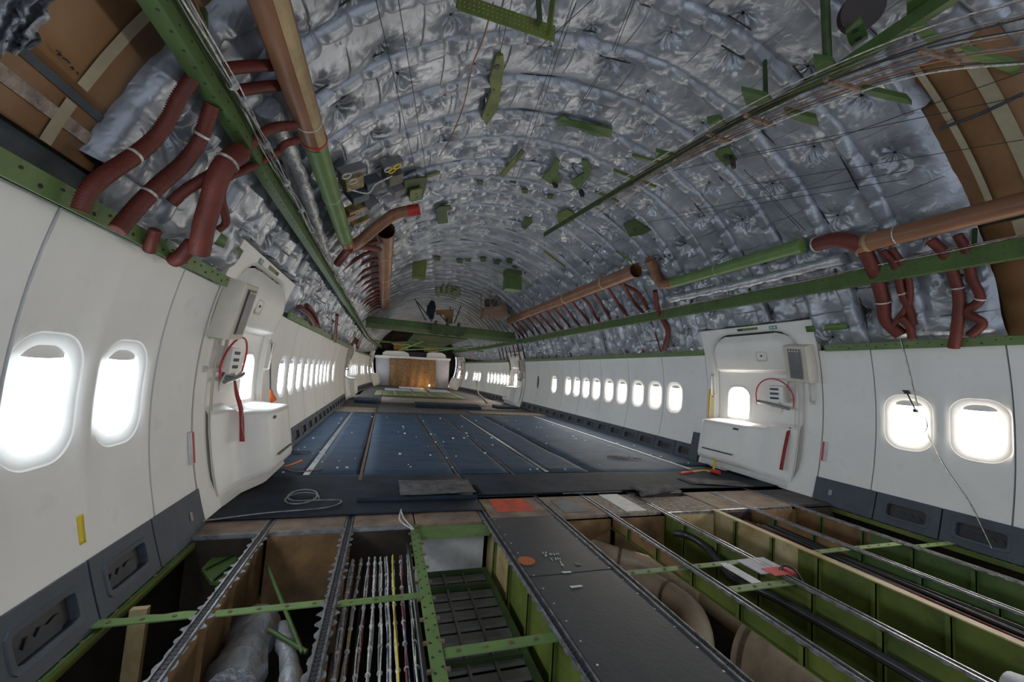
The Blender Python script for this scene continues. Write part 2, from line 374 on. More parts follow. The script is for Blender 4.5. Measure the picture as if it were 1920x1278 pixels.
# bare composite boards at the nearest uncovered bay
def board(name,s,th0,th1,Y0,Y1,m,d=.02,label=None,stripes=(),cat='panel'):
    mb=MB();n=16
    def pt(th,Y,dd): 
        p=hull(th,Y,-dd);return Vector((s*p.x,p.y,p.z))
    P=[[pt(th0+(th1-th0)*j/n,Y,d) for j in range(n+1)] for Y in (Y0,Y1)];mb.grid(P)
    o=mb.build(name,m);sm=o.modifiers.new('t','SOLIDIFY');sm.thickness=.012
    tag(o,label,cat)
    for (a0,a1,b0,b1,mm,nm) in stripes:
        mb=MB();mb.grid([[pt(a0+(a1-a0)*j/n,Y,d+.018) for j in range(n+1)] for Y in (b0,b1)]);mb.build(nm,mm,o)
    return o
board('hull_board',1,.55,1.05,1.22,1.93,'brown_board',.0,'brown composite hull board high on the right with yellowish tape stripes',[(.55,1.05,1.50,1.58,'tan_board','tape_stripe'),(.55,1.05,1.76,1.80,'tan_board','tape_stripe')])
board('hull_board',1,.2,.54,1.2,1.93,'brown_board',.0,'brown composite hull board low on the right above the wall rail',[(.2,.54,1.62,1.71,'tan_board','tape_stripe')])
board('hull_board',-1,.35,1.05,1.20,2.05,'brown_board',.0,'large brown composite hull board at the upper left corner, pale stripe across it',[(.36,1.05,1.76,1.81,'tan_board','tape_stripe'),(.342,.352,1.2,2.03,'slate_board','dark_seam')])
board('hull_board',-1,.285,.345,1.2,2.05,'brown_board',.0,'narrow tan and brown hull board between dark seam and slate board',[(.285,.34,1.76,1.81,'tan_board','tape_stripe'),(.31,.325,1.2,2.0,'mesh_tan','tape_stripe')])
board('hull_board',-1,.15,.28,1.2,2.1,'slate_board',.0,'dark slate grey hull board at the left edge above green rail')
# ---------------------------------------------------------------- sidewall panels with windows
def lbl_side(s): return 'left' if s<0 else 'right'
WZ=.965
def win_cell(mb,s,Y0,Y1,yc,z0,z1):
    n=64
    W=[rrect(.39,.545,.15,n),rrect(.375,.53,.14,n),rrect(.365,.52,.135,n),rrect(.29,.435,.12,n),rrect(.28,.425,.115,n)]
    D=[0.0,-.004,-.006,-.014,-.032]
    rect=rectdir(yc-Y0,Y1-yc,WZ-z0,z1-WZ,n)
    L=[]
    for t in np.linspace(1,0,9)[:-1]:
        L.append([wall(s,yc+(a[0]*t+b_[0]*(1-t)),WZ+(a[1]*t+b_[1]*(1-t)),-.012*(1-t)**2) for a,b_ in zip(rect,W[0])])
    L.append([wall(s,yc+p[0],WZ+p[1],-.012) for p in W[0]])
    mb.loops(L)
    # crease then funnel (separate so the edge stays crisp)
    mb.loops([[wall(s,yc+p[0],WZ+p[1],-.012+D[i]) for p in W[i]] for i in (0,1)],smooth=False)
    return [[wall(s,yc+p[0],WZ+p[1],-.012+D[i]) for p in W[i]] for i in (1,2,3,4)]
def sidewall(s,Y0,Y1,wins,label,z0=.235,z1=1.70,extra=None):
    rt=empty('sidewall_panel',wall(s,(Y0+Y1)/2,z0),label,'wall panel')
    mb=MB();g=.009 if Y0<3 and s<0 else .006;a0=Y0+g;a1=Y1-g
    edges=[a0]+[(wins[i]+wins[i+1])/2 for i in range(len(wins)-1)]+[a1] if wins else [a0,a1]
    fun=[]
    if wins:
        for i,w in enumerate(wins): fun.append(win_cell(mb,s,edges[i],edges[i+1],w,z0,z1))
    else:
        mb.grid([[wall(s,a0+(a1-a0)*j/3,z0+(z1-z0)*i/16) for j in range(4)] for i in range(17)])
    # folded edges
    for e in (a0,a1):
        mb.grid([[wall(s,e,z0+(z1-z0)*i/16,d) for d in (0,-.03)] for i in range(17)],smooth=False)
    for z in (z0,z1):
        mb.grid([[wall(s,a0+(a1-a0)*j/3,z,d) for j in range(4)] for d in (0,-.03)],smooth=False)
    sh=mb.build('panel_face','white_panel',rt)
    for i,w in enumerate(wins):
        f=MB().loops(fun[i]).build('window_frame','white_panel',rt)
        q=rrect(.285,.43,.117,64);c=wall(s,w,WZ,-.062)
        mb=MB();mb.add([wall(s,w+p[0],WZ+p[1],-.043) for p in q],[tuple(range(64))]);mb.build('window_pane','pane_left' if s<0 else 'pane_right',f)
        # blind edge drooping into the top of the opening
        top=[p for p in rrect(.285,.43,.117,64) if p[1]>.172]; top.sort()
        drop=[(p[0],.172-.010*(1-(p[0]/.15)**2)) for p in top]
        mb=MB();mb.grid([[wall(s,w+p[0],WZ+p[1],-.036) for p in top],[wall(s,w+p[0],WZ+p[1],-.034) for p in drop]]);o=mb.build('window_blind','white_panel',f)
    reparent(rt);
    for c in rt.children:
        pass
    return rt
def seam_strip(s,Y,z0=.235,z1=1.7):
    mb=MB();mb.grid([[wall(s,Y+dy,z0+(z1-z0)*i/16,-.028) for dy in (-.02,.02)] for i in range(17)]);return mb.build('trim_%s'%lbl_side(s),'dark_slot')
PAN=[(.85,1.89,[1.1,1.6],'nearest two-window'),(1.89,2.86,[2.10,2.60],'large two-window'),(2.86,3.39,[],'plain windowless')]
far=[(5.16,6.22,[5.94]),(6.22,7.33,[6.49,7.04]),(7.33,8.46,[7.62,8.16]),(8.46,9.55,[8.74,9.27]),(9.55,10.62,[9.80,10.33]),(10.62,11.6,[11.31]),(11.6,12.65,[]),(12.65,13.9,[]),
(15.95,16.9,[16.2,16.68]),(16.9,17.95,[17.16,17.68]),(17.95,19.1,[18.2,18.74]),(19.1,20.1,[19.27]),(20.1,21.2,[20.9]),(21.2,22.3,[21.43,21.96]),(22.3,23.4,[]),(23.4,24.1,[23.7])]
for s in (-1,1):
    sd=lbl_side(s)
    for Y0,Y1,w,nm in PAN: sidewall(s,Y0,Y1,w,{'nearest two-window':'white curved sidewall panel at the %s edge of view, closest to the camera'%sd,'large two-window':'large white curved sidewall panel with two bright windows, nearest on the %s'%sd,'plain windowless':'plain white sidewall panel between windows and nearest %s door'%sd}[nm]);
    for i,(Y0,Y1,w) in enumerate(far):
        wn={0:'no window',1:'one window',2:'two windows'}[len(w)]
        sidewall(s,Y0,Y1,w,'white %s sidewall panel with %s, %s %s the %s door'%(sd,wn,ordn(i) if i<8 else ordn(i-8),'beyond','nearest' if i<8 else 'second'))
    for Y in [1.89,2.86,3.39,6.22,7.33,8.46,9.55,10.62,11.6,12.65,13.9]: tag(seam_strip(s,Y),kind='structure')
# mark the plug hole on the right wall
o=MB().grid([[wall(1,12.62+.09*math.cos(a)*r,.99+.22*math.sin(a)*r,.004) for a in np.linspace(0,2*PI,25)] for r in (0,1)]).build('window_plug','primer_dark')
tag(o,'dark green oval plug in the right sidewall before the second door','plug')
# ---------------------------------------------------------------- vented kick panels (dado)
def dado(s,Y0,Y1,label,vent=True,z1=.238,deep=0.0):
    rt=empty('kick_panel',wall(s,(Y0+Y1)/2,0),label,'kick panel','slate grey vented kick panels')
    z0=-.01-deep
    def pt(Y,z,d=0): return wall(s,Y,z,.012+d)
    mb=MB();g=.006;a0=Y0+g;a1=Y1-g;yc=(a0+a1)/2;zc=(z0+z1)/2
    if vent:
        n=48;w=(a1-a0)*.62;h=(z1-z0)*.42
        ring=rrect(w,h,.02,n);r2=rrect(w+.05,h+.045,.03,n);rect=rectdir(yc-a0,a1-yc,zc-z0,z1-zc,n)
        mb.loops([[pt(yc+p[0],zc+p[1]) for p in rect],[pt(yc+p[0],zc+p[1]) for p in r2],[pt(yc+p[0]*.99,zc+p[1]*.99,.006) for p in r2],[pt(yc+p[0],zc+p[1],.004) for p in ring],[pt(yc+p[0],zc+p[1],-.03) for p in ring]],smooth=False)
        m2=MB();m2.add([pt(yc+p[0],zc+p[1],-.03) for p in ring],[tuple(range(n))])
        m2.build('vent_recess','dark_slot',rt)
        if Y0<6:
            m3=MB();bot=[pt(yc-w*.48,zc-h/2,-.02),pt(yc+w*.30,zc-h/2,-.02)];jag=[]
            for j in range(9):
                f=j/8;jag.append(pt(yc+w*.30-w*.78*f,zc-h/2+h*(.25+.45*abs(math.sin(j*1.7+Y0*3))*(1-.3*f)),-.02))
            m3.prism(bot+jag,(s*.004,0,0))
            m3.build('torn_filter','torn_grey',rt)
    else:
        mb.grid([[pt(a0+(a1-a0)*j/4,z0+(z1-z0)*i/4) for j in range(5)] for i in range(5)])
    for e in (a0,a1): mb.grid([[pt(e,z0+(z1-z0)*i/3,d) for d in (0,-.025)] for i in range(4)],smooth=False)
    for z in (z0,z1): mb.grid([[pt(a0+(a1-a0)*j/3,z,d) for j in range(4)] for d in (0,-.03)],smooth=False)
    mb.build('panel_face','dado',rt)
    if not vent: 
        m4=MB();m4.grid([[pt(yc+.18*s*0+.12+dy,zc+dz,.004) for dy in (-.018,.018)] for dz in (-.028,.028)]);m4.build('latch','steel_grey',rt)
    reparent(rt);return rt
for s in (-1,1):
    sd=lbl_side(s)
    ys=[1.28,1.80,2.30,2.80,3.40]
    for i,(a,b_) in enumerate(zip(ys,ys[1:])):
        dado(s,a,b_,'slate kick panel on the %s, %s before nearest door'%(sd,{3:'plain one with latch',2:'vented one next to the plain',1:'second vented',0:'third vented'}[i]),vent=i<3,deep=.02)
    y=5.2;i=0
    while y<23.8:
        if not(13.9-.1<y+.5<16.0):
            far_=y>15
            dado(s,y,y+.53,'slate vented kick panel, %s wall beyond %s door, %s in line'%(sd,'second' if far_ else 'nearest',ordn(i)));i+=1
        else: i=0
        y+=.53
# ---------------------------------------------------------------- green mounting rails along the sidewall tops
def rail(s,Y0,Y1,label,z=1.735,h=.075,name='mounting_rail',d=.0,holes=True):
    rt=empty(name,wall(s,(Y0+Y1)/2,z),label,'rail')
    n=max(2,int((Y1-Y0)/.3));Ys=[Y0+(Y1-Y0)*i/n for i in range(n+1)]
    mb=MB();sec=[(z-h/2,.035),(z-h/2,.055),(z+h/2,.050),(z+h/2,.03),(z+h/2-.008,.03),(z-h/2+.01,.035)]
    mb.loops([[wall(s,Y,q[0],q[1]-.0) for q in sec] for Y in Ys],smooth=False)
    for Y in (Y0,Y1): mb.add([wall(s,Y,q[0],q[1]) for q in sec],[tuple(range(6))])
    mb.build('rail_web','primer_bright',rt)
    if holes:
        m2=MB();y=Y0+.04;i=0
        while y<min(Y1,6):
            p=wall(s,y,z+(.012 if i%3 else -.012),.0535);m2.disc(p,(-s,0,0),.006 if i%3 else .009,8,.003);y+=.085;i+=1
        if m2.v: m2.build('bolt_holes','dark_slot',rt)
    reparent(rt);return rt
rail(-1,.9,3.36,'green drilled mounting rail above the nearest left sidewall panels')
rail(-1,5.3,13.6,'long green mounting rail along left sidewall tops past the nearest door')
rail(1,1.2,3.28,'green drilled mounting rail above the nearest right sidewall panels')
rail(1,5.16,13.6,'long green mounting rail along right sidewall tops past the nearest door')
rail(1,15.9,24.4,'green mounting rail along the far right sidewall tops')
rail(-1,15.9,24.4,'green mounting rail along the far left sidewall tops')
for s in (-1,1):
    mb=MB();mb.grid([[wall(s,3.02+.45*i/3,1.93+.07*j,.01) for i in range(4)] for j in (0,1)])
    o=mb.build('rail_bracket','primer_bright');o.modifiers.new('t','SOLIDIFY').thickness=.012
    tag(o,'short green bracket strip beside the top of the nearest %s door'%lbl_side(s),'bracket')
# ---------------------------------------------------------------- overhead green beams with wiring
def bx(s,Y): return s*(2.68-(3.2-RI(Y)))
def overhead(s,label):
    rt=empty('overhead_beam',(bx(s,4),4,2.39),label,'beam')
    Ys=list(np.arange(-1.2,26.2,.6));mb=MB();w,h=.035,.075
    # C section: inner web faces the aisle
    sec=[(-w,-h),(w,-h),(w,-h+.012),(-w+.012,-h+.012),(-w+.012,h-.012),(w,h-.012),(w,h),(-w,h)]
    mb.loops([[Vector((bx(s,Y)+s*q[0],Y,2.39+q[1])) for q in sec] for Y in Ys],smooth=False);mb.build('beam_web','primer',rt)
    m2=MB();y=1.0;i=0
    while y<7:
        for dz in ((-.045,.045) if i%2 else (-.03,.03)): m2.disc((bx(s,y)-s*.0352,y,2.39+dz),(-s,0,0),.005,6,.002)
        for dx in (-.015,): m2.disc((bx(s,y)+s*dx,y,2.39-.0752),(0,0,-1),.006,6,.002)
        y+=.09;i+=1
    m2.build('rivets','dark_slot',rt)
    # hangers up to the hull
    m3=MB()
    for Y in np.arange(1.9,24,1.06):
        p=Vector((bx(s,Y),Y,2.46));q=wall(s,Y,2.62,-.03) if RI(Y)>3.19 else wall(s,Y,2.55,-.02);m3.bar(p,q,.025,.02)
    m3.build('hangers','primer_dark',rt)
    reparent(rt);return rt
overhead(-1,'long green riveted beam running aft overhead on the left')
overhead(1,'long green riveted beam running aft overhead on the right')
def bundle(name,pts,k,spread,r,mats,label,cat='cable bundle',wob=.012,step=.25,group=None,ties=None):
    P=resample([Vector(p) for p in pts],step);rt=empty(name,P[0],label,cat,group)
    for j in range(k):
        off=Vector((rng.normal()*spread,0,rng.normal()*spread));q=[]
        for i,p in enumerate(P):
            q.append(p+off+Vector((math.sin(i*.9+j*2)*wob,0,math.cos(i*1.3+j*1.7)*wob)))
        MB().tube(q,r*(.7+.6*random.random()),6).build('wire',mats[j%len(mats)],rt)
    if ties:
        for i in range(0,len(P),ties):
            if P[i].y<8: MB().disc(P[i]-Vector((0,.003,0)),(0,1,0),spread*1.5+r,10,.006).build('tie','wire_white',rt)
    reparent(rt);return rt
bundle('cable_bundle',[(bx(-1,Y)+.075,Y,2.40) for Y in np.arange(-1,25,1.0)],9,.016,.0036,['wire_white','steel_grey','wire_white','wire_brown','wire_black'],'long bundle of white and grey wires tied along the left overhead beam',ties=2)
bundle('cable_bundle',[(bx(1,Y)-.05,Y,2.475) for Y in np.arange(-1,13,1.0)],3,.008,.004,['wire_white','wire_red'],'thin white wire run clipped on top of the right overhead beam',ties=2,wob=.006)
# ---------------------------------------------------------------- air pipes
def pipe(name,pts,r,m,label,cat='pipe',bands=(),stripe=False,hollow=False,seg=20):
    rt=empty(name,pts[0],label,cat);P=[Vector(p) for p in pts]
    mb=MB();mb.tube(P,r,seg,caps=not hollow);
    if hollow: mb.tube(P[:1]+[P[0].lerp(P[1],.2)],r*.93,seg,caps=False);
    mb.build('pipe_wall',m,rt)
    if hollow: MB().disc(P[0].lerp(P[1],.1),P[1]-P[0],r*.93,20,.01).build('dark_bore','dark_slot',rt)
    if stripe:
        d=(P[1]-P[0]).normalized();u=Vector(stripe).normalized();w=d.cross(u);m2=MB()
        m2.grid([[p+(u*math.cos(a)+w*math.sin(a))*(r+.002) for a in np.linspace(-.45,.45,6)] for p in (P[0].lerp(P[1],i/12) for i in range(13))]);m2.build('tan_stripe','tan_stripe',rt)
    for (t,mm,wd) in bands:
        L=P[0].lerp(P[-1],t);d=(P[-1]-P[0]).normalized();MB().tube([L-d*wd/2,L+d*wd/2],r*1.06,seg).build('clamp_band',mm,rt)
    reparent(rt);return rt
XL,ZL=-2.435,2.67
pipe('air_pipe',[(XL,-.6,ZL),(XL,2.86,ZL)],.083,'brown_pipe','thick brown air pipe overhead at the left, tan stripe along it',bands=((.93,'wire_white',.008),(.99,'red_band',.03)),stripe=(.9,0,-.6))
pipe('air_pipe',[(XL,2.88,ZL),(XL,5.1,ZL)],.078,'primer_bright','green painted air pipe overhead on the left',bands=((.4,'wire_white',.006),(.97,'red_band',.02)))
pipe('duct_elbow',catmull([(XL,5.1,ZL),(XL+.02,5.35,ZL),(-2.3,5.45,2.80),(-2.08,5.35,3.02),(-1.9,5.25,3.16),(-1.72,5.2,3.22)]),.07,'brown_pipe','brown curved elbow duct joining the left green pipe upward',cat='duct')
pipe('duct_end',[(-1.74,5.2,3.215),(-1.60,5.17,3.25)],.073,'red_band','red capped end of the brown elbow duct by silver blankets',cat='duct')
pipe('air_pipe',[(-2.02,5.9,3.15),(-2.05,13.3,3.10)],.135,'brown_pipe','open ended brown air pipe hanging overhead left of centre',bands=((.16,'tan_stripe',.05),(.40,'tan_stripe',.05),(.7,'tan_stripe',.05)),hollow=True)
pipe('air_pipe',[(2.45,-.6,2.65),(2.44,2.6,2.66)],.083,'brown_pipe','thick brown air pipe overhead at the right edge',bands=((.90,'wire_white',.008),(.97,'tan_stripe',.03)))
pipe('air_pipe',[(2.36,3.08,2.79),(2.36,5.2,2.79)],.078,'primer_bright','green painted air pipe overhead on the right',bands=((.55,'wire_white',.006),(.98,'red_band',.03)))
pipe('duct_elbow',catmull([(2.38,5.2,2.79),(2.38,5.42,2.84),(2.33,5.5,2.98),(2.24,5.45,3.10),(2.1,5.4,3.2)]),.075,'brown_pipe','brown curved elbow duct at the end of right green pipe',cat='duct')
pipe('air_pipe',[(2.10,5.75,3.10),(2.12,13.1,3.05)],.12,'brown_pipe','open ended brown air pipe hanging overhead right of centre',bands=((.14,'tan_stripe',.05),(.38,'tan_stripe',.05),(.7,'tan_stripe',.05)),hollow=True)
def lag(name,pts,r,label,m='foil_pipe'):   # foil lagged pipe
    P=resample([Vector(p) for p in pts],.05);mb=MB();mb.tube(P,lambda t:r*(1+.10*math.sin(t*len(P)*.9)+.08*math.sin(t*len(P)*2.3)),14)
    return tag(mb.build(name,m),label,'insulated pipe')
lag('insulated_pipe',[(-2.62,2.5,2.62),(-2.62,3.3,2.62),(-2.66,4.5,2.55),(-2.7,6,2.45),(-2.72,8.6,2.42)],.07,'silver wrapped pipe running beside the left green beam')
lag('insulated_pipe',[(2.56,2.8,2.60),(2.56,3.9,2.58),(2.55,5.4,2.60)],.06,'silver wrapped pipe below the right green pipe')
# ---------------------------------------------------------------- red hoses
def hose(pts,r,label,ringed=True,m='red_hose',group=None,ends=False,tie=(),mouth=False):
    mb=MB();P=[Vector(p) for p in pts]
    if ringed: mb.tube(P,r,14,rings=.0055,amp=.24)
    else: mb.tube(catmull(P) if len(P)>2 else P,r,12)
    rt=empty('air_hose',P[0],label,'hose',group);mb.build('hose_wall',m,rt)
    Q=catmull(P) if len(P)>2 else P
    for t in tie:
        i=min(int(t*(len(Q)-1)),len(Q)-2);d=(Q[i+1]-Q[i]).normalized();MB().tube([Q[i]-d*.006,Q[i]+d*.006],r*1.13,14).build('cable_tie','wire_white',rt)
    if mouth:
        d=(Q[-1]-Q[-2]).normalized();MB().disc(Q[-1]+d*.002,d,r*.85,16,.003).build('dark_bore','dark_slot',rt)
    reparent(rt);return rt
def pc(R,*P): return [on_c(x,y,R) for x,y in P]
hose(pc(3.02,(362,145),(335,185),(315,225),(285,265),(240,300),(195,330),(165,360),(150,395)),.027,'corrugated red hose nearest the brown board at far left',tie=(.55,))
hose(pc(3.00,(398,195),(385,235),(375,262),(345,305),(300,345),(260,385),(220,432)),.030,'long corrugated red hose, second from the left, dropping to green rail',tie=(.3,.75))
hose(pc(3.02,(418,130),(460,125),(512,122)),.024,'short corrugated red hose highest beside the brown left pipe')
hose(pc(3.02,(445,170),(490,163),(525,160)),.024,'short corrugated red hose just under the highest one by brown pipe')
hose([on_c(555,235,2.93),on_c(520,238,2.97),on_c(490,252,2.98),on_c(450,290,2.98),on_c(400,325,2.97),on_c(350,355,3.0),on_c(322,380,3.03)],.025,'corrugated red hose curving below brown pipe toward the left')
hose([on_c(560,262,2.93),on_c(535,270,2.95),on_c(520,285,2.97),on_c(490,302,2.98),on_c(455,320,2.98),on_c(425,335,2.98),on_c(415,370,2.99),on_c(424,415,3.0),on_c(408,432,3.02)],.020,'thin corrugated red hose looping right of the large hanging hose')
hose([on_c(450,285,2.95),on_c(425,305,2.93),on_c(408,335,2.92),on_c(395,380,2.92),on_c(382,425,2.92),on_c(373,474,2.92)],.050,'wide smooth red hose hanging with open mouth above left rail',ringed=False,mouth=True,tie=(.2,))
hose([on_c(362,455,2.98),on_c(340,480,3.02),on_c(325,488,3.06)],.034,'red hose stub behind the wide hanging hose mouth')
hose([on_c(292,430,3.03),on_c(285,450,3.04),on_c(280,468,3.06)],.024,'tiny red hose end below the silver blanket at left rail')
# right group
hose([on_c(1532,458,2.95),on_c(1560,450,2.92),on_c(1590,452,2.92),on_c(1612,462,2.93)],.075,'smooth red sleeve joining brown and green pipes on the right',ringed=False,tie=(.03,))
hose([on_c(1622,470,3.0),on_c(1640,510,3.02),on_c(1655,560,3.05),on_c(1662,600,3.07),on_c(1690,628,3.08)],.058,'wide smooth red hose hanging below the right brown pipe',ringed=False,tie=(.55,))
hose([on_c(1655,470,3.0),on_c(1680,500,3.02),on_c(1690,545,3.03),on_c(1705,580,3.05),on_c(1712,608,3.07)],.032,'narrow red hose right of the wide smooth one',tie=(.55,))
hose([on_c(1672,465,3.02),on_c(1700,510,3.03),on_c(1706,560,3.04),on_c(1690,590,3.04),on_c(1675,608,3.05)],.026,'thin red hose crossing behind the narrow one at right',ringed=False)
hose([on_c(1690,595,3.03),on_c(1705,612,3.05),on_c(1710,634,3.07)],.032,'red hose stub at the green rail below the crossing hoses',ringed=False)
hose([on_c(1745,450,3.02),on_c(1770,475,3.03),on_c(1790,520,3.05),on_c(1798,560,3.05),on_c(1795,610,3.05),on_c(1788,652,3.05)],.040,'smooth red hose draped over the right wall rail',ringed=False,tie=(.5,))
hose([on_c(1795,440,3.02),on_c(1812,470,3.03),on_c(1822,520,3.05),on_c(1838,560,3.06),on_c(1812,585,3.06),on_c(1842,605,3.06),on_c(1820,628,3.08)],.032,'kinked red hose furthest right, zigzagging to the rail',tie=(.5,))
# far comb of hoses from the hanging pipes down to the rails
for s in (-1,1):
    for i,Y in enumerate(np.arange(6.2,13.4,.53)):
        if s>0: pts=[(2.10,Y,3.02),(2.35,Y+.1,2.86),(2.62,Y+.15,2.62),(2.86,Y+.12,2.35),(3.0,Y+.1,2.0),(3.05,Y+.05,1.8)]
        else: pts=[(-2.06,Y,3.08),(-2.30,Y+.05,3.0),(-2.55,Y+.05,2.80),(-2.84,Y+.1,2.42),(-3.0,Y+.08,2.0),(-3.05,Y+.05,1.8)]
        pts=[Vector(p)+Vector((0,random.uniform(-.06,.06),0)) for p in pts]
        hose(pts,.030,'dark red hose, %s of the row dropping from the hanging %s pipe'%(ordn(i),lbl_side(s)),ringed=False,group='red hoses on the %s'%lbl_side(s))
    for i,Y in enumerate(np.arange(13.7,17,.53)):
        hose([wall(s,Y,2.7,.0),wall(s,Y,2.3,.02),wall(s,Y,1.8,.05)],.022,'thin dark red hose beyond crossbeam on the %s side'%lbl_side(s),ringed=False,group='thin far red hoses on the %s'%lbl_side(s))
for P,r,l in (([(560,575),(580,590),(592,610)],.03,'red hose end peeking over the left rail past the door'),([(575,572),(590,590),(597,612)],.03,'second red hose end over the left rail past the door'),([(632,590),(628,640)],.03,'red hose drooping below left rail near the second door')):
    hose([on_c(x,y,3.03) for x,y in P],r,l,ringed=False)
hose([on_c(1228,545,2.95),on_c(1235,585,3.0),on_c(1252,620,3.03),on_c(1245,655,3.06)],.04,'red hose falling behind the right beam near the nearest door',ringed=False)
hose([on_c(1160,530,2.95),on_c(1195,548,2.98),on_c(1215,580,3.02)],.035,'red hose bending away from right hanging pipe mouth',ringed=False)
hose([on_c(655,470,2.9),on_c(680,463,2.9),on_c(712,468,2.85)],.04,'red hose bridging the left green pipe and hanging pipe',ringed=False)
hose([on_c(632,495,2.95),on_c(645,478,2.93),on_c(655,465,2.9)],.05,'red hose at the lower end of left green pipe',ringed=False)
# ---------------------------------------------------------------- cabin doors
def door(s,idx,O,detail=True,OL=None):
    """O shifts the door along the cabin; idx numbers it"""
    sd=lbl_side(s);nm=['nearest','second','farthest'][idx]
    def w(Y,z,d=0): return wall(s,Y+O,z,d)
    A,B,TOP=3.395,5.155,2.07;yc,zc=4.30,1.01
    n=72
    # surround
    sr=empty('door_surround',w(yc,0),'white moulded surround panel around the %s %s door'%(nm,sd),'door surround')
    ap=rrect(1.40,1.98,.30,n);rect=rectdir(yc-A,B-yc,zc-0.0,TOP-zc,n);ap=[(a,b if b>-.5 else max(b,-.99)) for a,b in ap]
    mb=MB();L=[[w(yc+a[0]*t+b_[0]*(1-t),zc+a[1]*t+b_[1]*(1-t),.004) for a,b_ in zip(rect,ap)] for t in np.linspace(1,0,6)]
    L+= [[w(yc+p[0]*.985,zc+p[1]*.99,-.012) for p in ap],[w(yc+p[0]*.96,zc+p[1]*.975,-.012) for p in ap],[w(yc+p[0]*.95,zc+p[1]*.97,-.06) for p in ap]]
    mb.loops(L,smooth=True);mb.build('surround_face','door_white',sr)
    m=MB();
    for e in (A,B): m.grid([[w(e,z,d) for d in (.004,-.06)] for z in np.linspace(0,TOP,14)],smooth=False)
    m.grid([[w(y,TOP,d) for y in np.linspace(A,B,6)] for d in (.004,-.06)],smooth=False);m.build('surround_edge','cream_box',sr)
    m=MB();m.loops([[w(yc+p[0]*.967,zc+p[1]*.979,-.0105+q) for p in ap] for q in (0,.004)]);m.build('seal_line','cream_box',sr)
    if detail:
        m=MB();m.grid([[w(y,z,.007) for y in np.linspace(4.12,4.45,4)] for z in (2.015,2.05)],smooth=False);o=m.build('sign_slot','primer_bright',sr)
        m=MB();m.grid([[w(y,z,.010) for y in (4.36,4.44)] for z in (2.018,2.047)],smooth=False);m.build('slot_shadow','dark_slot',sr)
        m=MB();m.grid([[w(y,z,.008) for y in (3.84,3.95)] for z in (2.0,2.045)],smooth=False);o=m.build('teal_sign','teal_sign',sr)
        m=MB();m.grid([[w(y,z,.010) for y in (3.86,3.89)] for z in (2.01,2.035)],smooth=False);m.grid([[w(y,z,.010) for y in (3.905,3.935)] for z in (2.01,2.035)],smooth=False);m.build('sign_pictogram','white_paint',sr)
    reparent(sr)
    # door with liner
    dr=empty('door_%d'%(idx*2+(1 if s<0 else 2)),w(yc,0),kind='structure')
    def hw(z):
        r=.28;t=1.955-z
        return .655-(r-math.sqrt(max(0,r*r-(r-t)**2)) if t<r else 0)
    def dd(Y,z):
        if z>1.47: b=.055+.03*math.sin((z-1.47)/.48*PI)
        elif z>1.42: b=-.035+.09*((z-1.42)/.05)
        elif z>.72: b=-.035
        else: b=-.02
        e=min(1,max(0,(hw(z)-abs(Y-yc))/.07));b=b*e-.045*(1-e)
        if z>1.36: b=b*min(1,(1.985-z)/.10) 
        return b
    zs=[0.03]+list(np.linspace(.1,1.40,14))+[1.42,1.43,1.44,1.45,1.46,1.47,1.49]+list(np.linspace(1.54,1.953,14))
    us=np.concatenate([np.linspace(-1,-.85,5),np.linspace(-.75,.75,13),np.linspace(.85,1,5)])
    m=MB();m.grid([[w(yc+u*hw(z),z,dd(yc+u*hw(z),z)) for u in us] for z in zs]);m.build('door_liner','door_white',dr)
    wy,wz=4.60,.955;q=rrect(.35,.50,.13,48);q2=rrect(.43,.58,.16,48);q3=rrect(.39,.54,.15,48)
    f=MB().loops([[w(wy+p[0],wz+p[1],-.034) for p in q2],[w(wy+p[0],wz+p[1],-.022) for p in q3],[w(wy+p[0],wz+p[1],-.036) for p in q]]).build('window_frame','door_white',dr)
    m=MB();m.add([w(wy+p[0],wz+p[1],-.031) for p in q],[tuple(range(48))]);m.build('window_pane','pane_left' if s<0 else 'pane_right',f)
    # bustle (slide pack cover)
    def D(Y):
        pts=[(3.66,.0),(3.74,.035),(4.02,.07),(4.16,.27),(4.22,.295),(4.9,.30),(4.955,.27),(4.96,.0)]
        for a,b_ in zip(pts,pts[1:]):
            if Y<=b_[0]: return a[1]+(b_[1]-a[1])*(Y-a[0])/(b_[0]-a[0])
        return 0
    Ys=[3.66,3.70,3.74,3.88,4.02,4.06,4.11,4.16,4.19,4.22,4.5,4.8,4.9,4.93,4.955,4.96]
    prof=[(.745,-.03),(.735,.0),(.695,.5),(.675,.93),(.655,1.0),(.60,1.0),(.30,1.0),(.14,.95),(.095,.88),(.08,.70),(.075,.62),(.012,.64),(.008,.3)]
    m=MB();m.grid([[w(Y,z*(1 if Y>4.0 else 1)+ (0.05 if (Y<4.05 and z>.6) else 0),-.02+(D(Y)+.02)*k if k>0 else -.03) for z,k in prof] for Y in Ys])
    bu=m.build('slide_pack_cover','door_white',dr)
    m=MB();m.grid([[w(Y,z,.305) for Y in np.linspace(4.3,4.84,4)] for z in (.205,.225)],smooth=False);m.build('slot_trim','dark_slot',bu)
    m=MB();m.grid([[w(Y,z,.303) for Y in (4.27,4.36)] for z in (.585,.615)],smooth=False);m.build('label_plate','dado',bu)
    # viewer recess, upper
    c=w(4.08,1.66,dd(4.08,1.66)+.0);nrm=(w(4.08,1.66,1)-w(4.08,1.66)).normalized()
    m=MB();m.loops([[w(4.08+p[0],1.66+p[1],dd(4.08,1.66)+q) for p in rrect(a,b_,.03,20)] for a,b_,q in ((.17,.14,.000),(.16,.13,.006),(.13,.10,-.004),(.12,.09,-.006))]);m.build('viewer_recess','cream_box',dr)
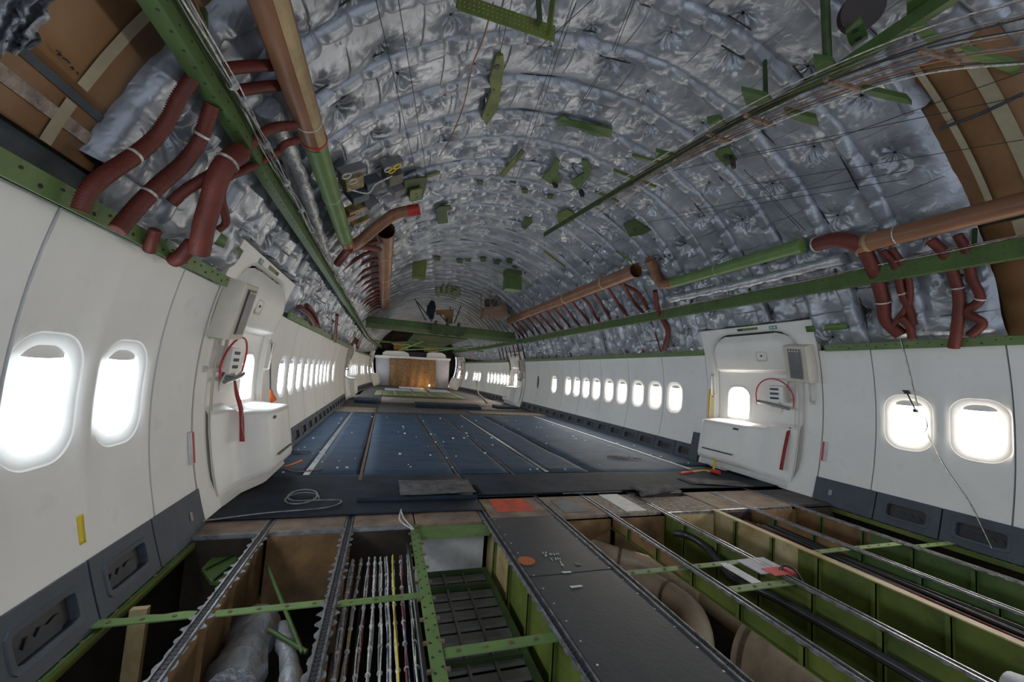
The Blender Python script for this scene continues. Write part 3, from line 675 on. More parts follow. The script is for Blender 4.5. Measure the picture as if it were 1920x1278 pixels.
    MB().disc(w(4.08,1.67,dd(4.08,1.67)+.003),nrm,.014,10,.004).build('viewer_lens','dark_slot',dr)
    # handle, control box, red arc
    h=empty('x',(0,0,0));bpy.data.objects.remove(h)
    m=MB();m.disc(w(4.06,.96,-.026),nrm,.135,28,.012);m.build('handle_recess','door_white',dr)
    m=MB();m.tube([w(4.22,1.035,.04),w(4.08,1.025,.07),w(3.92,1.00,.075),w(3.76,.975,.06)],lambda t:.026-.010*t,10)
    m.tube([w(3.98,1.00,-.02),w(3.98,1.0,.07)],.022,10);hd=m.build('handle','steel_grey',dr)
    m=MB();P=[w(3.84+a,1.05+b_,.0) for a,b_ in ((0,0),(.22,0))]
    dz=w(4,1.27,0)-w(4,1.05,0);dy=Vector((0,.21,0));m.obox(w(3.95,1.16,.005),dy,dz*.95,nrm*.10);cb=m.build('control_box','door_white',dr)
    m=MB()
    for k_,zz in enumerate((1.10,1.16,1.22)): m.obox(w(3.965,zz,.057),Vector((0,.12,0)),dz*.12,nrm*.004)
    m.build('indicator_labels','dado',cb)
    arc=[w(4.26,1.0,.02)]+[w(3.99+.27*math.cos(a),1.10+.26*math.sin(a),.03+.03*math.sin(a)) for a in np.linspace(0,PI,14)]+[w(3.72,1.0,.04)]
    m=MB();m.tube(arc,.0085,8);m.build('red_guard','placard_red',dr)
    for y,z0,z1,par,nmh in ((3.50,1.08,1.33,'s',0),(3.80,1.08,1.34,'d',1),(5.03,1.06,1.38,'s',2)):
        base=.004 if par=='s' else -.03
        m=MB();m.tube([w(y,z0,base),w(y,z0+.015,base+.045),w(y,z1-.015,base+.045),w(y,z1,base)],.013,8);m.obox(w(y,z0,base+.006),(0,.05,0),(w(y,z0+.045,0)-w(y,z0,0)),nrm*.02);m.obox(w(y,z1,base+.006),(0,.05,0),(w(y,z1,0)-w(y,z1-.045,0)),nrm*.02)
        m.build('assist_handle','clear_plastic',dr)
    # curved hinge line
    m=MB();m.tube([w(3.67,z,-.012+.02) for z in np.linspace(.1,1.6,12)],.006,6);m.tube([w(3.725,z,-.0) for z in np.linspace(.75,1.65,12)],.005,6);m.build('hinge_bead','cream_box',dr)
    reparent(dr)
    # attendant panel box
    ab=empty('attendant_panel',w(3.55,1.5),'cream attendant panel box with grey screen beside the %s %s door'%(nm,sd),'panel box')
    m=MB();P4=[(3.43,1.32),(3.43,1.78),(3.72,1.80),(3.72,1.34)]
    m.loops([[w(a,b_,.0) for a,b_ in P4],[w(a,b_,.13) for a,b_ in P4],[w(3.57+(a-3.57)*.93,1.56+(b_-1.56)*.96,.14) for a,b_ in P4]],smooth=False);m.add([w(3.57+(a-3.57)*.93,1.56+(b_-1.56)*.96,.14) for a,b_ in P4],[(0,1,2,3)]);m.build('box_body','cream_box',ab)
    m=MB();m.add([w(a,b_,.157) for a,b_ in ((3.50,1.37),(3.50,1.745),(3.65,1.76),(3.65,1.385))],[(0,1,2,3)]);m.build('screen','grey_screen',ab)
    m=MB();
    for k_ in range(4): m.disc(w(3.52+.035*k_,1.722+.003*k_,.159),nrm,.010,8,.003)
    m.build('reading_lights','white_paint',ab);reparent(ab)
    if idx==0:
        pl=MB();pl.obox(w(3.35,.53,.012),(0,.055,0),w(3.35,.64,0)-w(3.35,.42,0),nrm*.02);o=pl.build('placard','white_paint');tag(o,'slim white placard with red stripe low before the %s door'%sd,'placard')
        pl=MB();pl.obox(w(3.357,.53,.0235),(0,.02,0),w(3.35,.635,0)-w(3.35,.425,0),nrm*.003);pl.build('red_stripe','placard_red',o)
for idx,O in enumerate((0,10.55,20.85)):
    for s in (-1,1): door(s,idx,O,idx==0)
def strap(name,pts,wd,m,label,cat='strap',nrm=(0,1,0),t=.003,curl=0):
    P=catmull([Vector(p) for p in pts],5);mb=MB();rows=[]
    for i,p in enumerate(P):
        d=(P[min(i+1,len(P)-1)]-P[max(0,i-1)]).normalized();sx=d.cross(Vector(nrm)).normalized();a=curl*i/len(P);sx=(Matrix.Rotation(a,3,d)@sx)
        rows.append([p-sx*wd/2,p+sx*wd/2])
    mb.grid(rows);o=mb.build(name,m);o.modifiers.new('t','SOLIDIFY').thickness=t;return tag(o,label,cat)
o=strap('red_strap',[wall(-1,3.93,.98,.08),wall(-1,3.93,.88,.10),wall(-1,3.98,.75,.12),wall(-1,3.98,.62,.13),wall(-1,3.93,.45,.14)],.055,'red_tape','red fabric warning strap hanging from the nearest left door handle',nrm=(1,0,0),curl=.5)
# woven lettering marks as pale flecks
mb=MB()
for i in range(26):
    z=.86-.4*i/26;p=wall(-1,3.95+.02*math.sin(i*.3),z,.145);mb.box((p.x,p.y-.010,p.z-.003),(p.x+.002,p.y+.010,p.z+.002))
mb.build('pale_print','white_paint',o)
strap('red_strap',[wall(1,3.78,.74,.02),wall(1,3.76,.6,.07),wall(1,3.76,.4,.09),wall(1,3.76,.2,.09)],.045,'red_tape','red fabric warning strap hanging down the nearest right door',nrm=(1,0,0))
strap('yellow_strap',[wall(1,5.05,1.16,.05),wall(1,5.06,1.0,.06),wall(1,5.06,.82,.06),wall(1,5.05,.70,.07)],.05,'yellow','yellow barrier strap hung on handle at far edge of right door',nrm=(1,0,0),curl=.4)
strap('orange_tag',[wall(-1,5.05,.84,.09),wall(-1,5.05,.76,.10),wall(-1,5.09,.70,.11)],.07,'orange_flag','orange tag hanging on yellow cord beyond the left door window',nrm=(1,0,0),curl=1)
o=MB().tube([wall(-1,5.03,1.38,.03),wall(-1,5.03,1.1,.06),wall(-1,5.05,.84,.08)],.009,6).build('cord','wire_black');tag(o,'dark cord hanging at the far edge of the nearest left door','cord')
strap('yellow_tape',[wall(-1,2.305,.44,.003),wall(-1,2.305,.38,.003),wall(-1,2.305,.315,.003)],.035,'yellow','strip of yellow tape on the big left sidewall panel','tape',nrm=(1,0,0))
m=MB();m.tube(catmull([on_z(1338,885,.03),on_z(1320,882,.02),on_z(1300,884,.02),on_z(1280,886,.02)]),.016,8);m.tube([on_z(1338,880,.04),on_x(1345,840,2.86)],.016,8);o=m.build('barrier_strap',['yellow']);tag(o,'yellow and red barrier strap trailing from right door onto carpet','strap')
m=MB();m.tube([on_z(1333,882,.05),on_z(1350,886,.05)],.03,8);m.tube([on_z(1298,884,.03),on_z(1276,888,.02)],.018,8);m.build('red_hook','placard_red',o)
# wall cable hanging on the near right wall
bundle('hanging_cable',[wall(1,2.55,1.80,.06),wall(1,2.52,1.45,.05),wall(1,2.5,1.25,.05),wall(1,2.45,1.0,.06),wall(1,2.3,.62,.05),wall(1,2.12,.35,.05),wall(1,1.96,.03,.04)],2,.006,.0035,['wire_black','wire_white'],'thin twin cable hanging down across the nearest right window panel','cable',wob=.004,step=.08)
m=MB();p=wall(1,2.56,1.27,.06);m.obox(p,(0,.05,0),(.01,0,.0),(0,.02,.035));m.tube([p,wall(1,2.53,1.18,.06),wall(1,2.50,1.10,.06)],.006,6);m.obox(wall(1,2.50,1.09,.06),(0,.03,.0),(.02,0,0),(0,0,.03));m.tube(catmull([wall(1,2.50,1.09,.06),wall(1,2.43,1.05,.07),wall(1,2.41,.95,.07),wall(1,2.44,.88,.06)]),.004,6)
tag(m.build('cable_connector','wire_black'),'black connectors dangling on the hanging cable over right wall','connector')
# ---------------------------------------------------------------- second kind of details: far end of the cabin
YB=26.3
def flat(name,pxs,Y,m,t=.05,label=None,cat=None,parent=None,kind=None):
    mb=MB();mb.prism([on_y(x,y,Y) for x,y in pxs],(0,t,0));o=mb.build(name,m,parent);return tag(o,label,cat,kind=kind)
arc_shell('wall_back',0,2*PI,-.0,27.0,27.05,'belly',n=48,ny=1)
mb=MB();mb.add([hull(2*PI*i/48,26.95) for i in range(48)],[tuple(range(48))]);tag(mb.build('wall_back','belly'),kind='structure')
flat('rear_partition',[(704,670),(731,671),(729,726),(706,724)],YB,'lavender_panel',label='lavender grey rear partition panel left of the brown curtain',cat='partition')
flat('rear_partition',[(817,673),(843,675),(840,729),(815,727)],YB,'lavender_panel',label='lavender grey rear partition panel right of the brown curtain',cat='partition')
mb=MB();P=[]
for j in range(13):
    row=[]
    for i in range(60):
        u=i/59;v=j/12;p=on_y(730+87*u+(-1 if v>.9 else 0),672+2*u+(52+1.5*u)*v,YB-.12);p.y+=.05*math.sin(u*34+v*2)*(.3+v);row.append(p)
    P.append(row)
mb.grid(P);tag(mb.build('curtain','curtain'),'mottled brown curtain hung across the rear aisle','curtain')
flat('overhead_bin',[(716,668),(718,660),(724,657),(757,658),(766,662),(768,669)],YB-.3,'door_white',.5,'white overhead bin on the left above the brown curtain','bin')
flat('overhead_bin',[(800,671),(801,662),(806,660),(828,661),(835,665),(838,674)],YB-.3,'door_white',.5,'white overhead bin on the right above the brown curtain','bin')
flat('bin_header',[(703,665),(768,668),(800,670),(845,672),(845,676),(800,674),(768,672),(703,670)],YB-.35,'door_white',.1,'white header strip across the rear partition top','header')
flat('ceiling_gap',[(760,659),(802,661),(803,672),(758,670)],YB+.1,'dark_slot',.05,'dark opening between the two rear overhead bins','opening')
flat('wood_board',[(738,640),(765,640),(765,657),(738,656)],26.6,'orange_wood',.03,'orange wooden board above the left rear bin','board')
flat('wood_board',[(795,645),(822,646),(822,660),(795,659)],26.6,'orange_wood',.03,'orange wooden board above the right rear bin','board')
# crossbeam and crew rest frame
rt=empty('crossbeam',(0,13.8,2.6),'large green crossbeam spanning the cabin overhead','beam')
mb=MB();mb.prism([(-2.62,13.8,2.78),(2.55,13.8,2.70),(2.6,13.8,2.48),(-2.6,13.8,2.56)],(0,.05,0));mb.build('beam_web','primer',rt)
mb=MB();mb.prism([(-2.6,13.66,2.42),(2.55,13.66,2.34),(2.6,13.79,2.50),(-2.6,13.79,2.58)],(0,.02,-.02));mb.build('lower_flange','pale_green',rt)
mb=MB();mb.prism([(-2.62,13.78,2.78),(2.55,13.78,2.70),(2.55,13.98,2.70),(-2.62,13.98,2.78)],(0,0,.015));mb.build('upper_flange','primer_dark',rt)
mb=MB()
for x in (-.35,.05,.45): mb.box((x-.03,13.5,2.35),(x+.03,13.8,2.85))
mb.box((-.5,13.45,2.42),(.6,13.56,2.70));mb.build('centre_bracket','primer_dark',rt)
reparent(rt)
rt=empty('crew_rest_frame',(0,17,2.3),'green lattice platform frame hanging behind the crossbeam','frame')
mb=MB();mb.add([(-1.0,14.2,2.42),(.9,14.2,2.40),(.4,19.5,2.25),(-1.1,19.5,2.25)],[(0,1,2,3)]);o=mb.build('platform_panel','primer_dark',rt);o.modifiers.new('t','SOLIDIFY').thickness=.05
for a,b_ in (((-1.7,15.5,2.05),(.4,19,2.30)),((.9,15.5,2.1),(-1.0,20,2.05)),((1.3,15.2,2.2),(.1,19.5,2.0)),((-.6,15,2.2),(-1.3,19.8,2.0))): MB().bar(a,b_,.05,.05).build('diagonal_strut','primer_bright',rt)
MB().bar((-2.4,17,2.20),(2.2,17,2.12),.05,.07).build('light_crossbar','slip_green',rt)
MB().bar((-.8,15.6,2.36),(.95,15.6,2.33),.04,.03).build('light_crossbar','wire_white',rt)
reparent(rt)
def rods(name,lst,r,m,label,cat='rods'):
    rt=empty(name,lst[0][0],label,cat)
    for a,b_ in lst: MB().tube([a,b_],r,6).build('rod',m,rt)
    reparent(rt);return rt
rods('hanger_rods',[(on_y(778,560,15.5),on_y(798,600,14.5)),(on_y(782,565,15.5),on_y(810,602,14.5)),(on_y(864,574,15),on_y(852,605,14.5)),(on_y(845,575,15),on_y(838,604,14.5)),(on_y(812,598,14.2),on_y(800,572,15)),(on_y(825,590,14.2),on_y(840,606,14))],.018,'wire_black','dark slanting hanger rods above the green crossbeam')
mb=MB();mb.prism([on_y(817,581,14.6),on_y(851,579,14.6),on_y(848,607,14.6),on_y(838,606,14.6),on_y(832,590,14.6),on_y(818,590,14.6)],(0,.04,0));tag(mb.build('brown_panel','brown_board'),'brown hanging panel above the crossbeam centre','panel')
mb=MB();c=on_y(809,580,14.5);mb.tube([c+Vector((.02,0,.32)),c+Vector((0,0,.1)),c+Vector((-.03,0,-.12)),c+Vector((.03,0,-.35))],lambda t:.07+.10*math.sin(t*PI),9);tag(mb.build('dark_cloth','carpet_dark'),'dark bundled cloth hanging left of brown panel','cloth')
rt=empty('hanging_rack',on_y(930,580,12.5),'brown hanging rack on rods right of the crossbeam','rack')
MB().prism([on_y(908,575,12.5),on_y(946,570,12.5),on_y(954,590,12.5),on_y(905,594,12.5)],(0,.4,-.03)).build('rack_tray','wire_brown',rt)
MB().obox(on_y(920,568,12.6),(.35,0,0),(0,.3,0),(0,0,.22)).build('rack_box','dark_slot',rt)
for a,b_ in (((902,550),(902,590)),((920,540),(919,580)),((940,548),(915,580)),((948,550),(948,585))): MB().tube([on_y(*a,12.5),on_y(*b_,12.4)],.02,6).build('rack_rod','wire_brown',rt)
reparent(rt)
# ---------------------------------------------------------------- floor coverings
def sheet(name,x0,x1,Y0,Y1,m,label,cat='carpet',z=.006,wav=.004,group=None,skew=0,n=(6,24),seed=0):
    mb=MB();P=[]
    for j in range(n[1]+1):
        Y=Y0+(Y1-Y0)*j/n[1];row=[]
        for i in range(n[0]+1):
            x=x0+(x1-x0)*i/n[0]
            e=.012*vnoise(j*.7+seed,i*9.0,seed) if i in(0,n[0]) else 0
            row.append(Vector((x+float(e),Y+skew*(x-x0)+(.02*float(vnoise(i*1.3,seed,2)) if j in (0,n[1]) else 0),z+wav*(1+float(vnoise(x*3+seed,Y*2.2,seed)*2)))))
        P.append(row)
    mb.grid(P);o=mb.build(name,m);md=o.modifiers.new('t','SOLIDIFY');md.thickness=.004;md.offset=-1
    return tag(o,label,cat,group)
sheet('carpet',-2.96,-2.56,4.62,10.6,'carpet','long navy blue carpet strip along the left kick panels')
sheet('carpet',-2.50,-2.02,4.62,10.5,'carpet','navy blue carpet strip just right of the pale left seat track',seed=1)
sheet('carpet',-1.97,-.97,4.62,10.4,'carpet','wide navy blue carpet strip left of the floor centre',seed=2)
sheet('carpet',-.95,-.30,4.62,10.6,'carpet','navy blue carpet strip between two thin seams at centre',seed=3)
sheet('carpet',-.285,.14,4.62,10.6,'carpet','narrow navy carpet strip left of the shiny central track',seed=4)
sheet('carpet',.20,.77,4.62,10.7,'carpet','navy carpet strip right of the shiny central track',seed=5)
sheet('carpet',.785,2.36,4.55,10.8,'carpet','broad navy carpet field on the right of the floor',seed=6)
sheet('carpet',2.43,2.97,4.9,10.9,'carpet','navy carpet strip along the right kick panels',seed=7)
sheet('carpet',-2.97,-.93,3.40,4.60,'carpet_dark','dark crosswise carpet at the front left of the floor',seed=8,z=.012)
sheet('carpet',-.92,2.95,3.80,4.56,'carpet_dark','dark crosswise carpet at the front right of the floor',seed=9,z=.012)
sheet('carpet_scrap',-1.62,-.92,3.78,4.22,'carpet_back','grey upside down carpet scrap lying at front of the floor','carpet scrap',z=.03,wav=.012,seed=11)
m=MB();m.tube([(-1.98,3.72,.025),(-1.5,3.70,.03),(-.93,3.70,.028)],.022,8);tag(m.build('rolled_carpet_edge','carpet_dark'),'rolled dark carpet edge along the front floor boards','carpet scrap')
sheet('carpet_scrap',.80,1.35,3.62,3.86,'carpet_back','crumpled grey carpet scrap near right front floor edge','carpet scrap',z=.03,wav=.03,skew=.05,seed=12)
m=MB();m.tube([(.80,3.60,.04),(1.1,3.66,.045),(1.38,3.75,.04)],.03,10);tag(m.build('carpet_roll','carpet_back'),'small grey carpet roll beside the crumpled scrap','carpet scrap')
sheet('carpet_scrap',1.75,2.5,3.95,4.2,'carpet_back','flat grey carpet scrap in front of the nearest right door','carpet scrap',z=.022,wav=.01,skew=-.25,seed=13)
def strip(name,x,w,Y0,Y1,z,m,label,cat='seat track',h=.006,parts=True):
    rt=empty(name,(x,Y0,z),label,cat)
    MB().box((x-w/2,Y0,z),(x+w/2,Y1,z+h)).build('track_cap',m,rt)
    if parts:
        mb=MB();y=Y0+.2
        while y<Y1: mb.disc((x,y,z+h),(0,0,1),w*.22,10,.0015);y+=.55
        mb.build('screw_holes','dark_slot',rt)
    reparent(rt);return rt
strip('seat_track',-2.53,.062,4.62,10.5,.012,'sea_track','pale grey metal seat track strip along left of the carpet')
strip('seat_track',-1.995,.03,4.4,10.5,.010,'track_old','rusty brown seat track seam left of the floor centre',parts=False)
strip('seat_track',-.96,.022,4.5,10.4,.010,'track_old','thin brown seat track seam at the floor centre',parts=False)
strip('seat_track',-.292,.014,4.5,10.6,.010,'track_old','hairline seam right of the centre brown seam',parts=False)
strip('seat_track',.17,.05,4.62,10.6,.012,'track_steel','shiny steel seat track strip right of centre carpet')
strip('seat_track',.778,.016,4.5,10.6,.011,'carpet_dark','dark carpet seam right of the shiny steel track',parts=False)
strip('seat_track',2.395,.05,4.7,10.9,.012,'white_paint','white seat track strip along the right of the carpet')
# front bare floor boards and lip
def fboard(x0,x1,Y0,Y1,m,label,t=.03,z=0,patches=()):
    o=MB().box((x0,Y0,z-t),(x1,Y1,z)).build('floor_board',m,bevel=.002);tag(o,label,'floor board')
    for (a,b_,c,d,mm,nm) in patches: MB().box((a,c,z),(b_,d,z+.003)).build(nm,mm,o)
    return o
fboard(-2.97,-2.03,3.2,3.71,'board_dirty','dirty brown floor board at the front left corner by kick panel')
fboard(-1.97,-1.53,3.2,3.71,'board_dirty','dirty brown floor board behind the cable bundle bay',patches=[(-1.8,-1.6,3.52,3.60,'mesh_tan','tan_patch')])
fboard(-1.52,-.99,3.2,3.71,'board_dirty','dirty brown floor board behind the slatted grille bay',patches=[(-1.45,-1.33,3.5,3.64,'mesh_tan','tan_patch'),(-1.18,-1.02,3.56,3.66,'mesh_tan','tan_patch')])
fboard(-.91,-.34,3.24,3.78,'board_dirty','brown floor board bearing a bright red painted square',patches=[(-.82,-.47,3.36,3.70,'red_paint','red_square')])
fboard(-.30,.17,3.2,3.8,'board_dirty','brown floor board with dark grey painted patch',patches=[(-.22,.0,3.28,3.62,'grey_paint','grey_patch')])
fboard(.21,.73,3.2,3.8,'mesh_tan','tan floor board with white painted band near the centre right',patches=[(.38,.60,3.24,3.74,'white_paint','white_band')])
fboard(.78,1.40,3.2,3.6,'mesh_tan','pale tan floor board right of the white banded board')
fboard(1.42,2.37,3.2,3.9,'board_dirty','dirty floor board before the nearest right door')
fboard(2.43,2.97,3.2,4.0,'board_dark','dark floor board beside the nearest right door')
o=MB().box((-2.98,3.175,-.055),(-1.53,3.20,-.004)).build('edge_lip','sea_track');tag(o,'grey metal edge lip along the left end of floor boards','edge trim')
o=MB().box((.70,3.80,0),(.0,3.82,.012)).build('edge_lip','sea_track');tag(o,'thin pale strip between front boards and dark carpet','edge trim')
o=MB().box((.78,3.172,-.05),(2.35,3.198,-.004)).build('edge_lip','track_steel');tag(o,'bright metal edge lip along the right end of floor boards','edge trim')
# far floor
sheet('floor_mat',-2.96,-2.0,10.7,11.9,'mesh_tan','bare brown plywood patch beyond the carpet on the left','floor patch',wav=.002)
sheet('floor_mat',-1.95,2.9,10.8,12.6,'carpet_back','dark grey worn floor mat beyond the blue carpet','floor patch',wav=.002,seed=21)
sheet('floor_mat',.6,2.9,11.1,11.8,'mesh_tan','brown worn patch by the right wall beyond the carpet','floor patch',z=.02,wav=.002,seed=31)
o=MB().box((-.9,12.35,.01),(1.15,12.9,.10)).build('carpet_slab','carpet_dark',bevel=.02);tag(o,'long folded dark blue carpet slab lying across the aisle','carpet scrap')
o=MB().box((-.85,13.3,.01),(1.3,13.7,.08)).build('carpet_slab','carpet',bevel=.02);tag(o,'farther folded blue carpet slab across the aisle','carpet scrap')
o=MB().box((-2.7,13.4,.01),(-2.0,14.6,.09)).build('carpet_slab','carpet',bevel=.02);tag(o,'blue carpet pile beside the second left door','carpet scrap')
o=MB().box((1.9,13.2,.01),(2.7,13.9,.08)).build('carpet_slab','carpet',bevel=.02);tag(o,'blue carpet piece near second right door','carpet scrap')
sheet('floor_mat',-1.9,2.3,13.8,16.2,'mesh_tan','pale patchy bare floor between the second doors','floor patch',wav=.002,seed=22)
sheet('floor_mat',-2.2,1.6,17.0,20.5,'slip_green','green floor frame area far down the cabin','floor patch',wav=.001,seed=23,z=.012)
for i,x in enumerate((-2.0,-1.4,-.6,.1,.7,1.3)): 
    o=MB().box((x,17.0,.016),(x+.09,20.5,.03)).build('floor_slat','mesh_tan');tag(o,'tan slat crossing the far green floor area','slat','tan slats on far green floor')
for i,(x0,x1,Y0,Y1,m_) in enumerate(((-1.8,-.5,20.9,22.6,'pale_blue'),(-.4,.3,20.9,23,'lavender_panel'),(.5,1.6,21.2,23.5,'pale_blue'),(-1.0,.2,23.6,25,'foam_white'))):
    o=MB().box((x0,Y0,.0),(x1,Y1,.03)).build('pale_sheet',m_);tag(o,['pale blue sheet left on the far floor','lilac sheet on the far floor centre','pale blue sheet right on the far floor','white sheet before the rear curtain'][i],'sheet')
o=MB().box((-.9,17.6,.03),(-.2,17.75,.04)).build('yellow_tape','yellow');tag(o,'yellow tape strip on the far floor','tape')
m=MB();m.tube([(2.0,15.0,.03),(2.4,17,.03),(2.55,19,.15),(2.7,20.3,.75)],.03,6);tag(m.build('yellow_strap','mesh_tan'),'pale strap trailing from the far right wall','strap')
# scraps, cables, tags on the carpet
mb=MB()
for i in range(75):
    x=random.uniform(-2.9,2.8);Y=4.7+random.random()**1.3*5.6
    q=MB();s_=random.uniform(.008,.022);a=random.random()*3
    q.prism([(x+s_*math.cos(a+k*2.1+random.random()*.6),Y+s_*math.sin(a+k*2.1)*1.3,.022) for k in range(3)]+[],(0,0,s_*.7))
    tag(q.build('foam_scrap','foam_white'),'tiny white foam scrap littering the navy carpet','scrap','white scraps on the carpet')
def cable(name,pts,r,m,label,cat='cable'): return tag(MB().tube(catmull([Vector(p) for p in pts]),r,7).build(name,m),label,cat)
c0=on_z(566,936,.03)
cable('cable_coil',[c0+Vector((.13*math.cos(a)*(1-.02*a),.17*math.sin(a),.0+.004*a)) for a in np.linspace(0,11,26)]+[c0+Vector((.3,-.05,0)),c0+Vector((.22,-.22,0)),c0+Vector((-.2,-.30,0)),c0+Vector((-.6,-.42,0)),c0+Vector((-.95,-.45,0))],.006,'sea_track','grey cable coiled on the dark carpet at front left')
for k,(x,y) in enumerate(((545,848),(1170,858))):
    c=on_z(x,y,.03);cable('wire_tangle',[c+Vector((.20*math.cos(a*1.1+k)+.05*math.sin(a*3),.10*math.sin(a*.9)+.04*math.cos(a*2.3),.005*abs(math.sin(a)))) for a in np.linspace(0,16,34)],.004,'wire_black',['loose black wires beside the nearest left door cover','tangle of black wires on the right carpet'][k])
p=on_z(545,875,.03);strap('orange_tag',[p+Vector((-.06,0,.01)),p+Vector((.02,.01,.03)),p+Vector((.1,.06,.06))],.06,'orange_flag','orange tag lying on the carpet by left door cover',nrm=(0,0,1))
cable('cord',[on_z(530,878,.02),on_z(560,884,.02),on_z(605,879,.02)],.006,'brass_box','brown cord lying across the pale seat track')
cable('cord',[on_z(752,955,.02),on_z(750,975,.03),on_z(775,992,.03),on_z(758,972,.03),on_z(752,958,.02)],.006,'wire_white','short white cord looped on the front floor boards')
# ---------------------------------------------------------------- open floor bays
def track(x,Y0,Y1,label,old='track_steel',w=.055,scal=.016,flange='sea_track',z=0.0):
    rt=empty('seat_track',(x,Y0,z),label,'seat track')
    mb=MB();n=int((Y1-Y0)/.012);L=[];R_=[]
    for i in range(n+1):
        y=Y0+(Y1-Y0)*i/n;e=w/2+scal*max(0,math.sin(y*2*PI/.085+1.5*math.sin(y*3)))**.6*(.2+.9*abs(math.sin(y*7.3+x*7)))+.003*math.sin(y*90+x)+.003*math.sin(y*151)
        L.append(Vector((x-e,y,z-.006)));R_.append(Vector((x+e,y,z-.006)))
    mb.grid([L,R_],smooth=False);o=mb.build('scalloped_flange',flange,rt);o.modifiers.new('t','SOLIDIFY').thickness=.003
    mb=MB()
    for q in (-1,1): mb.box((x+q*.019-.004,Y0,z-.006),(x+q*.019+.004,Y1,z+.006))
    mb.build('track_lips',old,rt)
    mb=MB();mb.box((x-.008,Y0,z-.004),(x+.008,Y1,z-.0015));y=Y0+.02
    while y<Y1: mb.disc((x,y,z-.001),(0,0,1),.0125,8,.002);y+=.0254
    mb.build('lock_holes','dark_slot',rt)
    reparent(rt);return rt
def web(x,Y0,Y1,z0,z1,m,label,stiff=True,sm=None,m2=None,Ym=2.35):
    rt=empty('floor_beam',(x,Y0,z0),label,'floor beam');mb=MB();mb.box((x-.004,Y0,z0),(x+.004,Ym if m2 else Y1,z1));
    if m2: MB().box((x-.004,Ym,z0),(x+.004,Y1,z1)).build('aged_web',m2,rt)
    mb.box((x-.03,Y0,z0),(x+.03,Y1,z0+.006));mb.build('beam_web',m,rt)
    if stiff:
        mb=MB();y=Y0+.18
        while y<Y1: mb.box((x-.028,y,z0),(x+.028,y+.006,z1-.01));mb.box((x-.028,y,z0),(x-.024,y+.03,z1-.01));y+=.36
        mb.build('stiffeners',sm or m,rt)
    reparent(rt);return rt
YA=.2
for x,l in ((-2.54,'scalloped seat track at the left edge of open floor bays'),(-2.0,'second scalloped seat track from the left above open bays'),(-.955,'seat track along left side of the black floor panel'),(.19,'seat track running over the tan ducts'),(.75,'seat track above the black tube, middle right'),(1.79,'seat track right of the red and black cable run'),(2.40,'seat track nearest to right kick panels')):
    track(x,YA,3.7,l,scal=.02 if x<-1 else .012)
    
track(-.325,YA,3.7,'worn seat track along right side of the black floor panel',w=.035,scal=.006,flange='track_old')
web(-2.535,YA,3.18,-.42,-.012,'rust_web','rusty orange floor beam under the left seat track')
web(-1.99,YA,3.18,-.42,-.012,'rust_web','brown floor beam left of the cable bundles')
web(-.94,YA,3.18,-.52,-.012,'olive','tall olive floor beam beneath the black panel left edge',m2='cream_web',Ym=2.55)
web(-.34,YA,3.18,-.42,-.012,'rust_web','brown floor beam beneath the black panel right edge')
web(.20,YA,3.18,-.11,-.012,'olive','olive floor beam under the track over the tan ducts',m2='rust_web',Ym=2.3)
web(.76,YA,3.18,-.40,-.012,'olive','olive green floor beam under the middle right track')
web(1.33,YA,3.18,-.55,-.004,'olive','tall green floor beam with pale flange left of cable run',m2='cream_web')
o=MB().box((1.30,YA,-.004),(1.36,3.18,.004)).build('flange_cap','cream_web');tag(o,'pale cream flange cap on the tall green beam','flange')
web(1.80,YA,3.18,-.40,-.012,'primer','green floor beam right of the red and black cables',m2='rust_web',Ym=2.3)
web(2.41,YA,3.18,-.40,-.012,'primer','green floor beam nearest the right kick panels',m2='rust_web',Ym=2.5)
# transverse end web under the floor edge, section per bay
for x0,x1,m_,l in ((-2.97,-2.56,'belly','dark end web of the leftmost open bay'),(-2.51,-2.02,'rust_web','brown riveted end web of the duct bay'),(-1.5,-.98,'white_paint','white end web behind the slatted grille'),(-.3,.17,'rust_web','shaded tan end web of the tan duct bay'),(.22,.74,'rust_web','tan end web right of the duct bay'),(.78,1.31,'cream_web','cream end web beside the tall green beam'),(1.83,2.39,'rust_web','orange brown end web at the right'),(2.43,2.95,'belly','dark end web by the right kick panels'),(-1.97,-1.53,'belly','dark end web behind the cable bundles'),(1.36,1.77,'belly','dark end web behind red and black cables')):
    o=MB().box((x0,3.16,-.5),(x1,3.172,-.03)).build('end_web',m_);tag(o,l,'web')
o=MB().box((-1.52,3.02,-.05),(-.97,3.16,-.012)).build('cross_member','primer_bright');tag(o,'bright green cross member at the back of the grille bay','cross member')
# green straps
def xbar(x0,x1,Y,label,m='primer_bright',w=.05,z=-.01,skew=0,scal=False):
    rt=empty('cross_strap',((x0+x1)/2,Y,z),label,'cross strap');n=max(4,int((x1-x0)/.02));mb=MB()
    A=[];B=[]
    for i in range(n+1):
        x=x0+(x1-x0)*i/n;e=.010*abs(math.sin(x*22)) if scal else 0;A.append(Vector((x,Y-w/2+skew*(x-x0),z)));B.append(Vector((x,Y+w/2+e+skew*(x-x0),z)))
    mb.grid([A,B],smooth=False);o=mb.build('strap_plate',m,rt);o.modifiers.new('t','SOLIDIFY').thickness=.006
    x=x0+.06
    while x<x1: MB().disc((x,Y+skew*(x-x0),z+.001),(0,0,1),.009,8,.004).build('clip_nut','track_old',rt);x+=.12
    reparent(rt);return rt
xbar(-2.96,-2.58,2.26,'scalloped green strap across the leftmost open bay',scal=True)
xbar(-2.50,-2.03,2.25,'green strap across the silver duct bay')
xbar(-1.97,-1.54,2.23,'green strap across the wire bundle bay')
xbar(-1.50,-.98,1.77,'olive green strap across the slatted grille bay',w=.06)
xbar(-.30,.17,2.24,'green strap over the tan duct bay near panel')
